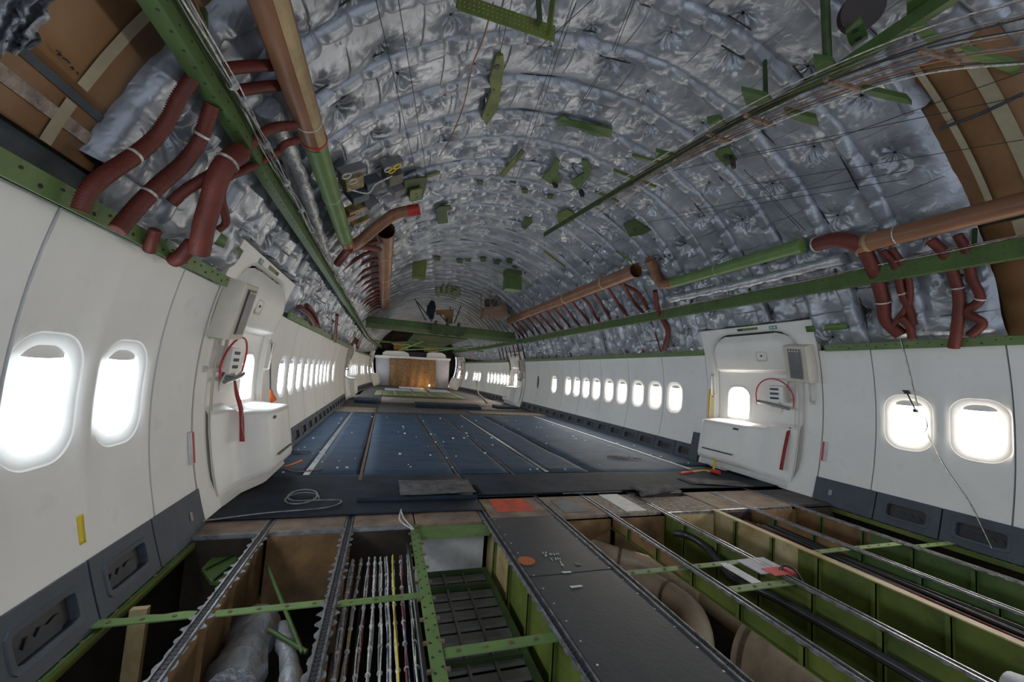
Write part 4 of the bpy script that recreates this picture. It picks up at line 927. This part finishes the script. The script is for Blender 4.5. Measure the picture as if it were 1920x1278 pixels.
xbar(.22,.73,2.24,'green strap over the bay right of tan ducts')
xbar(.25,.78,1.95,'pale green strap nearer the camera over the black tube',w=.06)
xbar(1.37,1.77,2.27,'green strap across the red and black cable run')
xbar(1.82,2.38,2.27,'green strap between the two right seat tracks')
xbar(2.43,2.93,2.20,'short green strap by the right kick panels')
o=MB().box((.45,1.98,-.016),(.52,2.24,-.008)).build('plate_strip','white_paint');tag(o,'pale strip joining the two straps over the black tube','plate')
o=MB().box((.60,2.05,-.004),(.84,2.24,.004)).build('scuffed_plate','lavender_panel');tag(o,'scuffed pinkish plate beside the middle right track','plate');MB().box((.66,2.0,.004),(.86,2.10,.007)).build('pink_corner','placard_red',o)
# drilled long strap
rt=empty('drilled_strap',(-1.53,1,-.004),'flat green drilled strap running lengthwise beside the grille','strap')
MB().box((-1.565,YA,-.010),(-1.505,3.19,-.003)).build('strap_plate','primer_bright',rt)
mb=MB();y=YA+.1
while y<3.15:
    mb.disc((-1.552,y,-.003),(0,0,1),.006,8,.002);mb.disc((-1.518,y+.03,-.003),(0,0,1),.006,8,.002);y+=.09
mb.build('bolt_holes','dark_slot',rt);y=YA+.1
while y<3.1:
    for xx in (-1.57,-1.50): MB().box((xx-.012,y,-.012),(xx+.012,y+.016,-.001)).build('clip_nut','track_old',rt)
    y+=.17
MB().box((-1.539,YA,-.10),(-1.531,3.15,-.01)).build('strap_web','olive',rt);reparent(rt)
# side angles along the kick panels
for s in (-1,1):
    rt=empty('edge_angle',(s*2.96,1,-.02),'green edge angle below the %s kick panels'%lbl_side(s),'edge angle')
    MB().box((min(s*2.925,s*2.985),YA,-.045),(max(s*2.925,s*2.985),3.18,-.035)).build('angle_plate','primer',rt);MB().box((s*2.925-.003,YA,-.075),(s*2.925+.003,3.18,-.035)).build('angle_leg','olive',rt)
    mb=MB();y=YA
    while y<3.1: mb.disc((s*2.945,y,-.035),(0,0,1),.009,8,.004);y+=.11
    mb.build('rivets','track_old',rt);reparent(rt)
# black floor panel, two boards with markings
o=MB().box((-.925,2.29,-.018),(-.345,3.235,-.001)).build('floor_panel','black_board',bevel=.002);tag(o,'black floor panel with an orange dot and chalk marks','floor panel')
p=on_z(987,1051,0);MB().disc(p,(0,0,1),.058,28,.002).build('orange_dot','orange_paint',o)
def mark(pts,par,r=.0022,m='white_paint',z=.001,nm='chalk_mark'):
    q=MB()
    for st in pts: q.tube([on_z(x,y,z) for x,y in st],r,4)
    return q.build(nm,m,par)
mark([[(1017,1034),(1018,1037),(1021,1037)],[(1023,1034),(1025,1037)],[(1022,1039),(1025,1041),(1022,1042)],[(1031,1037),(1032,1040)],[(1033,1037),(1035,1040),(1034,1038)],[(1037,1037),(1040,1040)],[(1042,1037),(1044,1039)],[(1046,1036),(1048,1039)],[(1033,1046),(1036,1050)],[(1041,1045),(1043,1049)],[(1045,1045),(1047,1048)],[(1049,1046),(1051,1048)],[(1050,1051),(1055,1060)],[(1052,1058),(1056,1061),(1056,1057)]],o)
MB().add([on_z(x,y,.002) for x,y in ((1052,1071),(1070,1070),(1072,1073),(1057,1074))],[(0,1,2,3)]).build('white_label','white_paint',o)
q=MB();q.disc(on_z(1083,1057,.0005),(0,0,1),.022,4,.0015);q.build('green_diamond','primer_bright',o);MB().disc(on_z(1083,1057,.0022),(0,0,1),.006,8,.001).build('dot','dark_slot',o)
o=MB().box((-.925,.3,-.018),(-.345,2.28,-.001)).build('floor_panel','black_board',bevel=.002);tag(o,'long black floor panel closest to the camera','floor panel')
MB().add([on_z(x,y,.002) for x,y in ((1068,1098),(1090,1096),(1093,1099),(1072,1102))],[(0,1,2,3)]).build('white_label','white_paint',o)
for y in np.arange(.5,3.2,.15):
    for x,sd in ((-.89,'left'),(-.375,'right')): tag(MB().disc((x,y,-.001),(0,0,1),.006,8,.0015).build('panel_screw','wire_white'),'pale screw head along the %s edge of the black floor panels'%sd,'screw','screws along the %s panel edge'%sd)
# wire bundles in the third bay
for i in range(9):
    x=-1.93+.042*i;cs=[['wire_white','wire_white','wire_blue'],['wire_white','yellow','wire_white'],['wire_red','wire_white','wire_white'],['wire_white'],['wire_white','wire_white','steel_grey'],['wire_white','wire_white','wire_blue'],['wire_white','yellow','wire_white'],['wire_red','wire_white','wire_blue'],['wire_white','wire_black']][i]
    rt=bundle('wire_bundle',[(x+.008*math.sin(Y*2+i),Y,-.10) for Y in np.arange(YA,3.15,.3)],4,.005,.004,cs,'lengthwise wire bundle in the open bay, %s from the left'%ordn(i),'wire bundle',wob=.003,step=.08,ties=2)
for i in range(4): 
    x=-1.97+.0*i-.0+.035*i-.02;cable('dark_cable',[(x+.02,Y,-.22-.01*i) for Y in (YA,1,2,3.1)],.010,['wire_black','wire_brown','wire_red','wire_black'][i],'thick dark cable under the wire bundles, %s from the left'%ordn(i))
cable('black_hose',[(-1.575,Y,-.10) for Y in (YA,1,2,3.1)],.016,'black_tube','smooth black hose at the right of the wire bundles')
# cable runs right
for i in range(6): cable('black_cable',[(1.55+.035*i,Y,-.06-.012*(i%2)+.008*math.sin(Y*3+i)) for Y in np.arange(YA,3.2,.3)],.015,'wire_black','thick black cable in right run, %s from the left'%ordn(i))
for i in range(5): cable('red_cable',[(1.40+.028*i,Y,-.05+.006*math.sin(Y*4+i*2)) for Y in np.arange(YA,3.2,.2)],.007,'wire_red' if i%2==0 else 'wire_white','thin %s cable in right run, %s from the left'%('red' if i%2==0 else 'pale',ordn(i)))
# grille in bay four
rt=empty('slatted_grille',(-1.24,2,-.3),'dark slatted grille in green frame inside the open bay','grille')
G0,G1,GX0,GX1=1.45,2.95,-1.47,-1.03;GZ=-.26
for x in (GX0-.012,GX1+.012): MB().box((x-.014,G0,GZ-.06),(x+.014,G1,GZ+.015)).build('frame_rail','primer_dark',rt)
for Y in (G0,2.05,2.75,G1): MB().box((GX0,Y-.012,GZ-.06),(GX1,Y+.012,GZ+.008)).build('frame_rail','primer_dark',rt)
MB().box((GX0,G0,GZ-.08),(GX1,G1,GZ-.05)).build('backing','dark_slot',rt)
y=G0+.03
while y<G1-.03:
    MB().obox(((GX0+GX1)/2,y+.035,GZ-.018),((GX1-GX0),0,0),(0,.062,.0),(0,.012,.010)).build('slat','grille',rt);y+=.105
MB().box((GX0+.14,G0,GZ-.03),(GX0+.155,G1,GZ-.005)).build('rib','grille',rt);MB().box((GX0+.28,G0,GZ-.03),(GX0+.295,G1,GZ-.005)).build('rib','grille',rt)
reparent(rt)
# silver ducts in the second bay
lag('insulated_duct',[on_z(482,1172,-.34),on_z(474,1190,-.33),on_z(462,1220,-.33),on_z(430,1300,-.33)],.115,'fat grey quilted duct in the second open bay','foil_pipe')
lag('insulated_duct',[on_z(527,1178,-.34),on_z(540,1230,-.34),on_z(548,1300,-.34)],.045,'slim grey quilted duct beside the fat one','foil_pipe')
rods('bay_struts',[(Vector((-2.45,2.95,-.12)),Vector((-2.12,2.35,-.30))),(Vector((-2.42,2.6,-.25)),Vector((-2.10,2.35,-.30)))],.012,'primer','green diagonal struts inside the second open bay','struts')
rt=empty('hinge_bracket',on_z(415,1060,-.15),'green ribbed bracket plate in the leftmost bay','bracket')
MB().prism([on_z(378,1065,-.14),on_z(412,1030,-.14),on_z(446,1036,-.14),on_z(440,1070,-.14),on_z(425,1092,-.14),on_z(395,1090,-.14)],(0,0,-.02)).build('plate','primer',rt)
for a,b_ in (((385,1068),(440,1040)),((400,1088),(442,1055))): MB().bar(on_z(*a,-.135),on_z(*b_,-.135),.008,.02).build('rib','primer_dark',rt)
reparent(rt)
MB_=MB();MB_.obox((-2.86,2.42,-.25),(.07,0,0),(0,.03,0),(0,0,.42));tag(MB_.build('upright_post','cream_web'),'pale upright post below the left kick panels','post')
# tan ducts
def duct(pts,r,label,m='tan_duct',bands=()):
    rt=empty('air_duct',pts[0],label,'duct');P=catmull([Vector(p) for p in pts]);MB().tube(P,r,24).build('duct_wall',m,rt)
    for t in bands:
        i=int(t*(len(P)-1));d=(P[min(i+1,len(P)-1)]-P[i-1]).normalized();MB().tube([P[i]-d*.012,P[i]+d*.012],r*1.035,24).build('clamp_band','track_old',rt)
    reparent(rt);return rt
duct([on_z(1150,1070,-.30),on_z(1190,1085,-.30),on_z(1240,1105,-.30),on_z(1288,1140,-.31),on_z(1308,1180,-.34),on_z(1312,1230,-.42)],.085,'tan elbow duct curving in the bay right of black panel',bands=(.45,))
duct([on_z(1395,1222,-.40),on_z(1440,1248,-.40),on_z(1520,1300,-.40),on_z(1700,1400,-.40)],.175,'large tan cylindrical duct at the bottom of view',bands=(.16,))
duct([(-.1,3.0,-.20),(.02,2.85,-.20),(.3,2.65,-.24),(.45,2.4,-.30)],.075,'upper tan duct near the bay end web',bands=(.4,))
duct([(.55,3.0,-.33),(.50,2.5,-.33),(.48,1.9,-.33)],.07,'small tan duct beneath the black tube')
duct([(2.12,1.75,-.22),(2.12,1.35,-.22),(2.12,.8,-.22)],.12,'tan duct between the right seat tracks')
duct([(1.06,1.14,-.17),(1.06,1.0,-.15),(1.06,.6,-.15)],.12,'white cylindrical duct at the bottom right corner','foam_white')
cable('black_tube',[on_z(1262,998,-.08),on_z(1290,1004,-.08),on_z(1320,1022,-.09),on_z(1345,1050,-.10),on_z(1375,1085,-.11),on_z(1450,1118,-.11),Vector((.655,1.55,-.11)),Vector((.665,1.2,-.11)),Vector((.67,.6,-.11))],.028,'black_tube','glossy black tube running through the open right bay','tube')
cable('looped_hose',[on_z(1460,1070,.0),on_z(1470,1060,.02),on_z(1490,1068,.02),on_z(1505,1090,-.04)],.008,'wire_black','thin black hose looping over the middle right track')
# ---------------------------------------------------------------- things hung from the ceiling
def inw(p,d):   # move toward hull centre line
    c=Vector((0,p.y,1.0));return p+(c-p).normalized()*d
def plate(name,pxs,R,label,m='primer_dark',t=.02,cat='bracket',z=None,holes=(),hr=.02,parent=None):
    P=[on_c(x,y,R) for x,y in pxs] if z is None else [on_z(x,y,z) for x,y in pxs]
    c=sum(P,Vector())/len(P);rt=empty(name,c,label,cat)
    nrm=(P[1]-P[0]).cross(P[2]-P[0]).normalized();
    if nrm.dot(CAMP-c)<0:nrm=-nrm
    mb=MB();mb.prism(P,-nrm*t);mb.build('plate',m,rt)
    for (x,y,r) in holes:
        q=on_c(x,y,R) if z is None else on_z(x,y,z);MB().disc(q+nrm*.003,nrm,r,14,.003).build('lightening_hole','dark_slot',rt)
    reparent(rt);return rt
# angle beam top centre
rt=empty('hanging_angle',on_z(940,40,3.5),'riveted green angle beam hanging at top centre','beam')
A=on_z(858,2,3.5);B=on_z(1040,64,3.5);d=(B-A);n_=Vector((0,0,1)).cross(d).normalized()
MB().bar(A,B,.012,.11).build('vertical_leg','olive',rt);MB().bar(A+n_*.05+Vector((0,0,.05)),B+n_*.05+Vector((0,0,.05)),.09,.012).build('upper_leg','primer_dark',rt)
mb=MB()
for i in range(22):
    for q in (-.03,0,.03): mb.disc(A.lerp(B,(i+.5)/22)+Vector((0,0,q))-n_*.007,-n_,.004,6,.002)
mb.build('rivets','cream_web',rt)
MB().bar(on_z(1040,-30,3.9),on_z(1028,70,3.45),.035,.02).build('hanger_post','olive',rt);MB().bar(on_z(1008,-30,3.95),on_z(1012,40,3.5),.03,.03).build('hanger_post','primer_dark',rt);reparent(rt)
plate('channel_bracket',[(932,104),(944,104),(945,128),(940,160),(934,205),(912,236),(903,222),(922,170),(918,150)],3.08,'vertical green drilled channel bracket hanging below top centre',m='olive',holes=((932,125,.028),(926,168,.012),(915,215,.010)))
plate('frame_bracket',[(1043,224),(1058,218),(1068,225),(1098,232),(1148,243),(1146,258),(1112,254),(1086,244),(1060,238),(1046,236)],3.08,'long green drilled frame bracket right of ceiling centre',m='primer',holes=((1100,240,.022),(1113,246,.028),(1127,250,.018)))
plate('rib_stub',[(978,281),(984,286),(944,333),(937,329)],3.05,'slanted olive stub rail on the ceiling centre',m='olive')
def pulley(px,poly,R,label,hole=None,wheel=.06):
    rt=plate('pulley_bracket',poly,R,label,m='primer',cat='pulley',holes=hole or ())
    c=on_c(*px,R-.0);n=Vector((1,.2,0)).normalized();m_=MB().disc(c+Vector((0,.05,0))-rt.location,Vector((.5,-.8,.1)),wheel,20,.03);m_.build('pulley_wheel','curtain' if 0 else 'pulley_red',rt)
mat('pulley_red',(.025,.010,.009),.5,var=.2)
pulley((1042,343),[(1043,296),(1048,302),(1047,322),(1052,343),(1032,345),(1015,333),(1030,320)],3.05,'green pulley bracket, left one of the pair at centre right',((1030,330,.010),(1035,337,.010)))
pulley((1092,360),[(1090,300),(1102,302),(1110,318),(1105,330),(1085,358),(1070,345),(1072,338),(1096,325)],3.05,'green elbowed pulley bracket, right one of the pair',((1092,333,.012),(1080,345,.010)))
pulley((1378,298),[(1345,280),(1365,275),(1382,300),(1362,312),(1340,290)],2.98,'bright green square pulley plate below the cable tray',((1362,293,.030),),.085)
plate('wing_bracket',[(1168,420),(1190,412),(1220,432),(1205,440),(1180,444)],3.08,'green wing shaped bracket right of the ceiling',holes=((1190,430,.03),))
plate('wing_bracket',[(1045,400),(1062,393),(1080,402),(1076,415),(1052,425),(1046,415)],3.08,'small green bracket with yellow edge on far ceiling',m='olive')
plate('oval_plate',[(978,420),(985,407),(997,408),(998,418),(985,430),(978,428)],3.1,'oval green cover plate on far ceiling')
plate('angle_bracket',[(817,393),(825,387),(845,386),(848,392),(838,394),(840,418),(822,420)],3.05,'green angle bracket left of centre on far ceiling')
plate('shield_bracket',[(758,338),(802,332),(798,352),(792,374),(770,378),(760,360)],3.0,'dark green bracket beside the electronics rack',m='primer_dark')
plate('slotted_plate',[(770,358),(792,353),(790,372),(768,377)],2.95,'yellow green slotted plate below the dark bracket',m='olive',holes=((780,363,.015),(782,370,.015)))
plate('slender_rail',[(800,330),(825,322),(826,326),(802,334)],3.05,'thin green rail stub at upper left of ceiling',m='olive')
rt=empty('hanging_box',on_c(790,510,3.0),'small green box bracket far left of the ceiling','bracket')
MB().obox(on_c(786,505,2.95),(.32,0,0),(0,.3,0),(0,0,.45)).build('box_body','olive',rt);reparent(rt)
rt=empty('hanging_box',on_c(961,525,3.0),'green box bracket hanging far right of ceiling centre','bracket')
MB().obox(on_c(961,527,2.92),(.42,0,0),(0,.35,0),(0,0,.50)).build('box_body','primer',rt);MB().obox(on_c(961,512,2.92),(.40,0,0),(0,.36,0),(0,0,.12)).build('box_lid','primer_dark',rt);reparent(rt)
for k_,(x,y) in enumerate(((900,343),(962,345),(984,359),(1031,369),(878,487),(906,487),(931,492),(955,490),(820,485),(862,490),(1250,480))):
    rt=plate('small_clip',[(x-6,y-4),(x+6,y-3),(x+5,y+4),(x-5,y+3)],3.08,'small dark green ceiling clip, %s counted outward from the nearest'%ordn(k_),m='primer_dark')
mb=MB()
for i,(x,y) in enumerate(((822,548),(832,543),(842,545),(852,552),(858,548))): mb.prism([on_c(x-3,y-8,3.05),on_c(x+4,y-8,3.05),on_c(x+2,y+9,3.05),on_c(x-2,y+9,3.05)],(0,.03,0))
tag(mb.build('clip_row','primer'),'row of green clips at the far ceiling','bracket')
# cable tray on the upper right with its rails, brackets and rods
T=lambda x,y,z=3.5:on_z(x,y,z)
rt=empty('tray_rail',T(1550,130),'green tray rail crossing the upper right ceiling','beam')
q=[T(1020,440),T(1290,277),T(1480,178),T(1640,92),T(1790,-5)]
for a,b_ in zip(q,q[1:]): MB().bar(a,b_,.014,.075).build('rail_segment','primer_dark' if a.y>2.5 else 'primer',rt)
q2=[T(1500,185,3.56),T(1700,50,3.56),T(1760,-10,3.56)]
MB().bar(T(1545,150,3.50),T(1860,-60,3.50),.05,.09).build('deep_rail','primer',rt)
reparent(rt)
for (x,y),(x1,y1),l in (((1546,-20),(1552,118),'thick round green post hanging at upper right'),((1434,115),(1436,190),'thin green post hanging above the cable tray')):
    a=on_z(x,y,3.95);b_=on_z(x1,y1,3.52);o=MB().tube([a,b_],.028 if x>1500 else .018,12).build('hanger_post','primer_dark');tag(o,l,'post')
for pxs,l in (([(1390,170),(1440,182),(1450,196),(1400,200)],'green tray foot below the thin post'),([(1525,110),(1560,115),(1570,130),(1530,135)],'green tray foot below the round post'),([(1325,226),(1350,222),(1362,238),(1335,243)],'small green tray foot at left end of the tray'),([(1230,285),(1262,292),(1250,300),(1228,296)],'tiny green tray foot furthest from camera')):
    plate('tray_bracket',pxs,None,l,m='primer',z=3.5,t=.04)
for pxs,l in (([(1470,207),(1530,222),(1535,238),(1480,222)],'olive cross arm under the tray, left one'),([(1612,165),(1700,185),(1710,197),(1640,182)],'green cross arm under the tray, middle one'),([(1800,90),(1915,125),(1905,142),(1820,110)],'bright green cross arm under the tray, right one')):
    plate('angle_bracket',pxs,None,l,m='primer_bright' if 'right' in l else 'primer',z=3.42,t=.04,cat='arm')
for i in range(14):
    f=i/13;z=3.40
    a=on_z(1920+20,-5+f*130,z);b_=on_z(1740,58+f*80,z);c=on_z(1560,130+f*58,z);d=on_z(1400,205+f*46,z);e=on_z(1262,286+f*28,z);g=on_z(1120,365+f*40,z+.1)
    r=rng.permutation(5)*0;pts=[a,b_,c,d,e]+([g] if i%2 else [])
    pts=[p+Vector((0,0,.05*math.sin(i*2.1))) for p in pts]
    cable('tray_line',pts,.003+.0015*(i%3),['wire_brown','wire_white','wire_black','brown_pipe','sea_track'][i%5],'thin %s line in the upper right tray, %s from the top'%(['brown','pale','black','rust brown','grey'][i%5],ordn(i)))
for k_,(a,b_) in enumerate((((1545,148),(1612,168)),((1722,92),(1800,115)),((1395,215),(1452,237)),((1325,250),(1375,268)))):
    o=MB().bar(on_z(*a,3.37),on_z(*b_,3.37),.02,.03).build('tray_clamp','wire_brown');tag(o,'brown clamp bar gripping the tray lines, %s from the camera end'%ordn([1,0,2,3][k_]),'clamp')
for k_,(x,y) in enumerate(((1085,335),(1120,318),(1150,330),(1095,345),(1060,400),(1175,305))):
    pass
for k_,(a,b_) in enumerate((((1150,318),(1230,350)),((1185,290),(1240,305)),((1115,358),(1160,378)),((1155,470),(1185,490)),((1020,470),(1060,500)))):
    o=MB().bar(on_c(*a,3.0),on_c(*b_,3.0),.03,.03).build('line_support','olive');tag(o,'small olive comb support under the tray lines, %s aft'%ordn(k_),'clamp')
# wires stretched along the hull
def W_(a,b_,R0,R1,l,m='wire_black',r=.0028): 
    cable('control_wire',[on_c(*a,R0),on_c(*b_,R1)],r,m,l)
for k_,(a,b_,R0,R1) in enumerate((((705,0),(782,332),3.0,3.05),((747,0),(800,328),3.0,3.05),((1110,0),(1010,90),3.0,3.0),((1075,0),(960,330),3.0,3.05),((1080,5),(965,345),3.0,3.05),((1185,0),(1148,95),3.0,3.0),((1190,0),(1152,100),3.0,3.0),((1128,130),(1086,195),3.0,3.05),((1130,132),(1090,198),3.0,3.05),((960,0),(935,110),3.0,3.05),((943,0),(936,60),3.0,3.05))):
    W_(a,b_,R0,R1,'fine dark control wire slanting across the ceiling, %s from left'%ordn([0,1,6,4,5,9,10,7,8,3,2][k_]))
for k_,(a,b_) in enumerate((((1918,262),(1380,350)),((1918,180),(1300,310)),((1918,135),(1560,262)),((1700,335),(1130,430)),((1700,320),(1270,400)),((1560,262),(1000,370)),((1410,330),(1510,432)),((1395,318),(1500,430)))):
    W_(a,b_,2.97,3.03,'fine dark control wire along the right ceiling, %s of the set'%ordn(k_))
cable('red_wire',[on_c(925,5,3.02),on_c(905,75,3.02),(on_c(885,125,3.02)),on_c(870,195,3.02),on_c(845,258,3.03),on_c(824,292,3.05)],.006,'brown_pipe','reddish cable running down the ceiling left of centre')
o=cable('dark_seam_pipe',[on_c(1918,175,3.15),on_c(1840,212,3.15),on_c(1760,242,3.15)],.012,'slate_board','dark slim pipe crossing the right brown boards')
# electronics shelf left of ceiling
rt=empty('electronics_rack',on_c(700,350,3.0),'cluster of grey and brass electronic boxes on the left ceiling','electronics')
U=(on_c(740,318,2.98)-on_c(660,345,2.98)).normalized();Vv=(on_c(700,400,2.98)-on_c(700,330,2.98)).normalized();Nn=U.cross(Vv).normalized()
if Nn.dot(CAMP-on_c(700,350,3))<0:Nn=-Nn
for x,y,w_,h_,t_,m_,nm in ((658,335,.20,.22,.12,'brass_box','brass_unit'),(736,328,.20,.20,.14,'bay_box','tan_unit'),(697,345,.20,.22,.10,'slate_board','grey_unit'),(690,372,.13,.13,.13,'grey_screen','round_unit'),(668,362,.20,.14,.16,'slate_board','grey_unit'),(742,352,.16,.14,.16,'grey_screen','grey_unit'),(735,375,.22,.10,.08,'lavender_panel','pale_unit'),(668,390,.24,.07,.08,'brass_box','brass_rail'),(676,414,.26,.06,.06,'brass_box','brass_rail'),(660,318,.26,.07,.08,'grey_screen','top_shelf'),(735,305,.26,.07,.08,'grey_screen','top_shelf'),(655,405,.12,.12,.08,'brown_pipe','brown_unit')):
    c=on_c(x,y,2.98)
    if nm=='round_unit': MB().disc(c,Nn,.075,20,.12).build(nm,m_,rt)
    else: MB().obox(c,U*w_*1.1,Vv*h_*1.1,Nn*t_).build(nm,m_,rt,bevel=.006)
for x,y in ((650,330),(662,340),(735,320),(745,312),(728,318)):
    c=on_c(x,y,2.9);MB().tube([c+U*.05*math.cos(a)+Vv*.04*math.sin(a) for a in np.linspace(0,6,14)],.007,6).build('wire_loop','yellow' if x%2 else 'wire_white',rt)
cable_pts=[on_c(655,355,2.88),on_c(690,362,2.88),on_c(705,345,2.88),on_c(735,330,2.88)];MB().tube(catmull(cable_pts),.008,6).build('jumper_wire','wire_white',rt)
reparent(rt)
# upper right clutter
o=MB().disc(on_z(1610,25,3.75),Vector((-.5,-.6,-.4)),.12,28,.08).build('maroon_pulley','pulley_red');tag(o,'large dark maroon pulley wheel at top right','pulley')
plate('pulley_plate',[(1585,60),(1612,32),(1622,50),(1628,72),(1598,90),(1592,82)],None,'green lightening hole plate under the maroon wheel',m='primer',z=3.6,holes=((1603,57,.018),(1610,72,.018)))
plate('gusset',[(1700,0),(1760,-10),(1750,30),(1735,28),(1700,60)],None,'green gusset plate in the top right corner',m='primer',z=3.55)
plate('gusset',[(1705,55),(1730,48),(1765,70),(1745,85),(1725,70)],None,'pale green folded plate on the tray rail',m='primer_bright',z=3.45)
# blanket corner flaps at the top left
m=MB();P=[]
for j in range(14):
    P.append([on_c(-30+(118-45*(j/13)+8*math.sin(j*1.3))*i/13+20,-20+128*j/13*(1-.12*(i/13))+6*math.sin(i),3.02+.05*math.sin(i*1.1+j*.7)+.03*math.sin(i*2.3-j*1.9)) for i in range(14)])

m=MB();m.grid(P);o=m.build('blanket_flap','foil_flap');tag(o,'crumpled silver blanket flap in the top left corner','insulation flap')

# small work lamp on the floor before the rear curtain
p=on_y(805,722,25.9);mat('lamp_glow',(1,.75,.4),emit=8)
rt=empty('work_lamp',(p.x,p.y,0),'small glowing work lamp at the foot of the brown curtain','lamp')
MB().tube([(p.x,p.y,0),(p.x,p.y,.08)],.06,12).build('lamp_base','wire_black',rt);MB().tube([(p.x,p.y,.08),(p.x,p.y,.14),(p.x,p.y,.20)],lambda t:.05*math.sin(.5+t*2.2),12).build('lamp_bulb','lamp_glow',rt);reparent(rt)
ld=bpy.data.lights.new('work_lamp_light','POINT');ld.energy=7;ld.color=(1,.62,.25);ld.shadow_soft_size=.05;lo_=bpy.data.objects.new('work_lamp_light',ld);COL.objects.link(lo_);lo_.location=(p.x-.5,p.y-.35,.35)

for sd_ in (-1,1):
    m=MB();m.grid([[wall(sd_,y,z,.035) for y in np.linspace(5.17,5.36,3)] for z in np.linspace(0,.44,6)],smooth=False)
    for e in (5.17,5.36): m.grid([[wall(sd_,e,z,d) for d in (.035,-.02)] for z in np.linspace(0,.44,6)],smooth=False)
    m.grid([[wall(sd_,y,.44,d) for y in (5.17,5.36)] for d in (.035,-.02)],smooth=False)
    tag(m.build('end_cap','dado'),'tall slate grey end cap at the foot of nearest %s door far side'%lbl_side(sd_),'end cap')

def scribble(lst,R_,nm_parent,r=.003):
    q=MB()
    for st in lst: q.tube([inw(on_c(x,y,3.2),.03) for x,y in st],r,4)
    return q
bl=[o for o in bpy.data.objects if o.name.startswith('hull_board') and o.get('label','').startswith('large brown')][0]
scribble([[(86,84),(94,88),(88,92),(96,93)],[(99,98),(108,104)],[(104,100),(112,108)],[(114,116),(120,120)],[(117,115),(118,121)],[(126,125),(128,130)]],3.2,bl).build('pen_marks','dark_slot',bl)
br=[o for o in bpy.data.objects if o.name.startswith('hull_board') and o.get('label','').startswith('brown composite hull board high')][0]
scribble([[(1766,229),(1769,225),(1770,229)],[(1773,228),(1776,224)],[(1778,226),(1779,222)],[(1785,222),(1788,219)],[(1790,220),(1793,217)]],3.2,br,.002).build('stencil_marks','dark_slot',br)
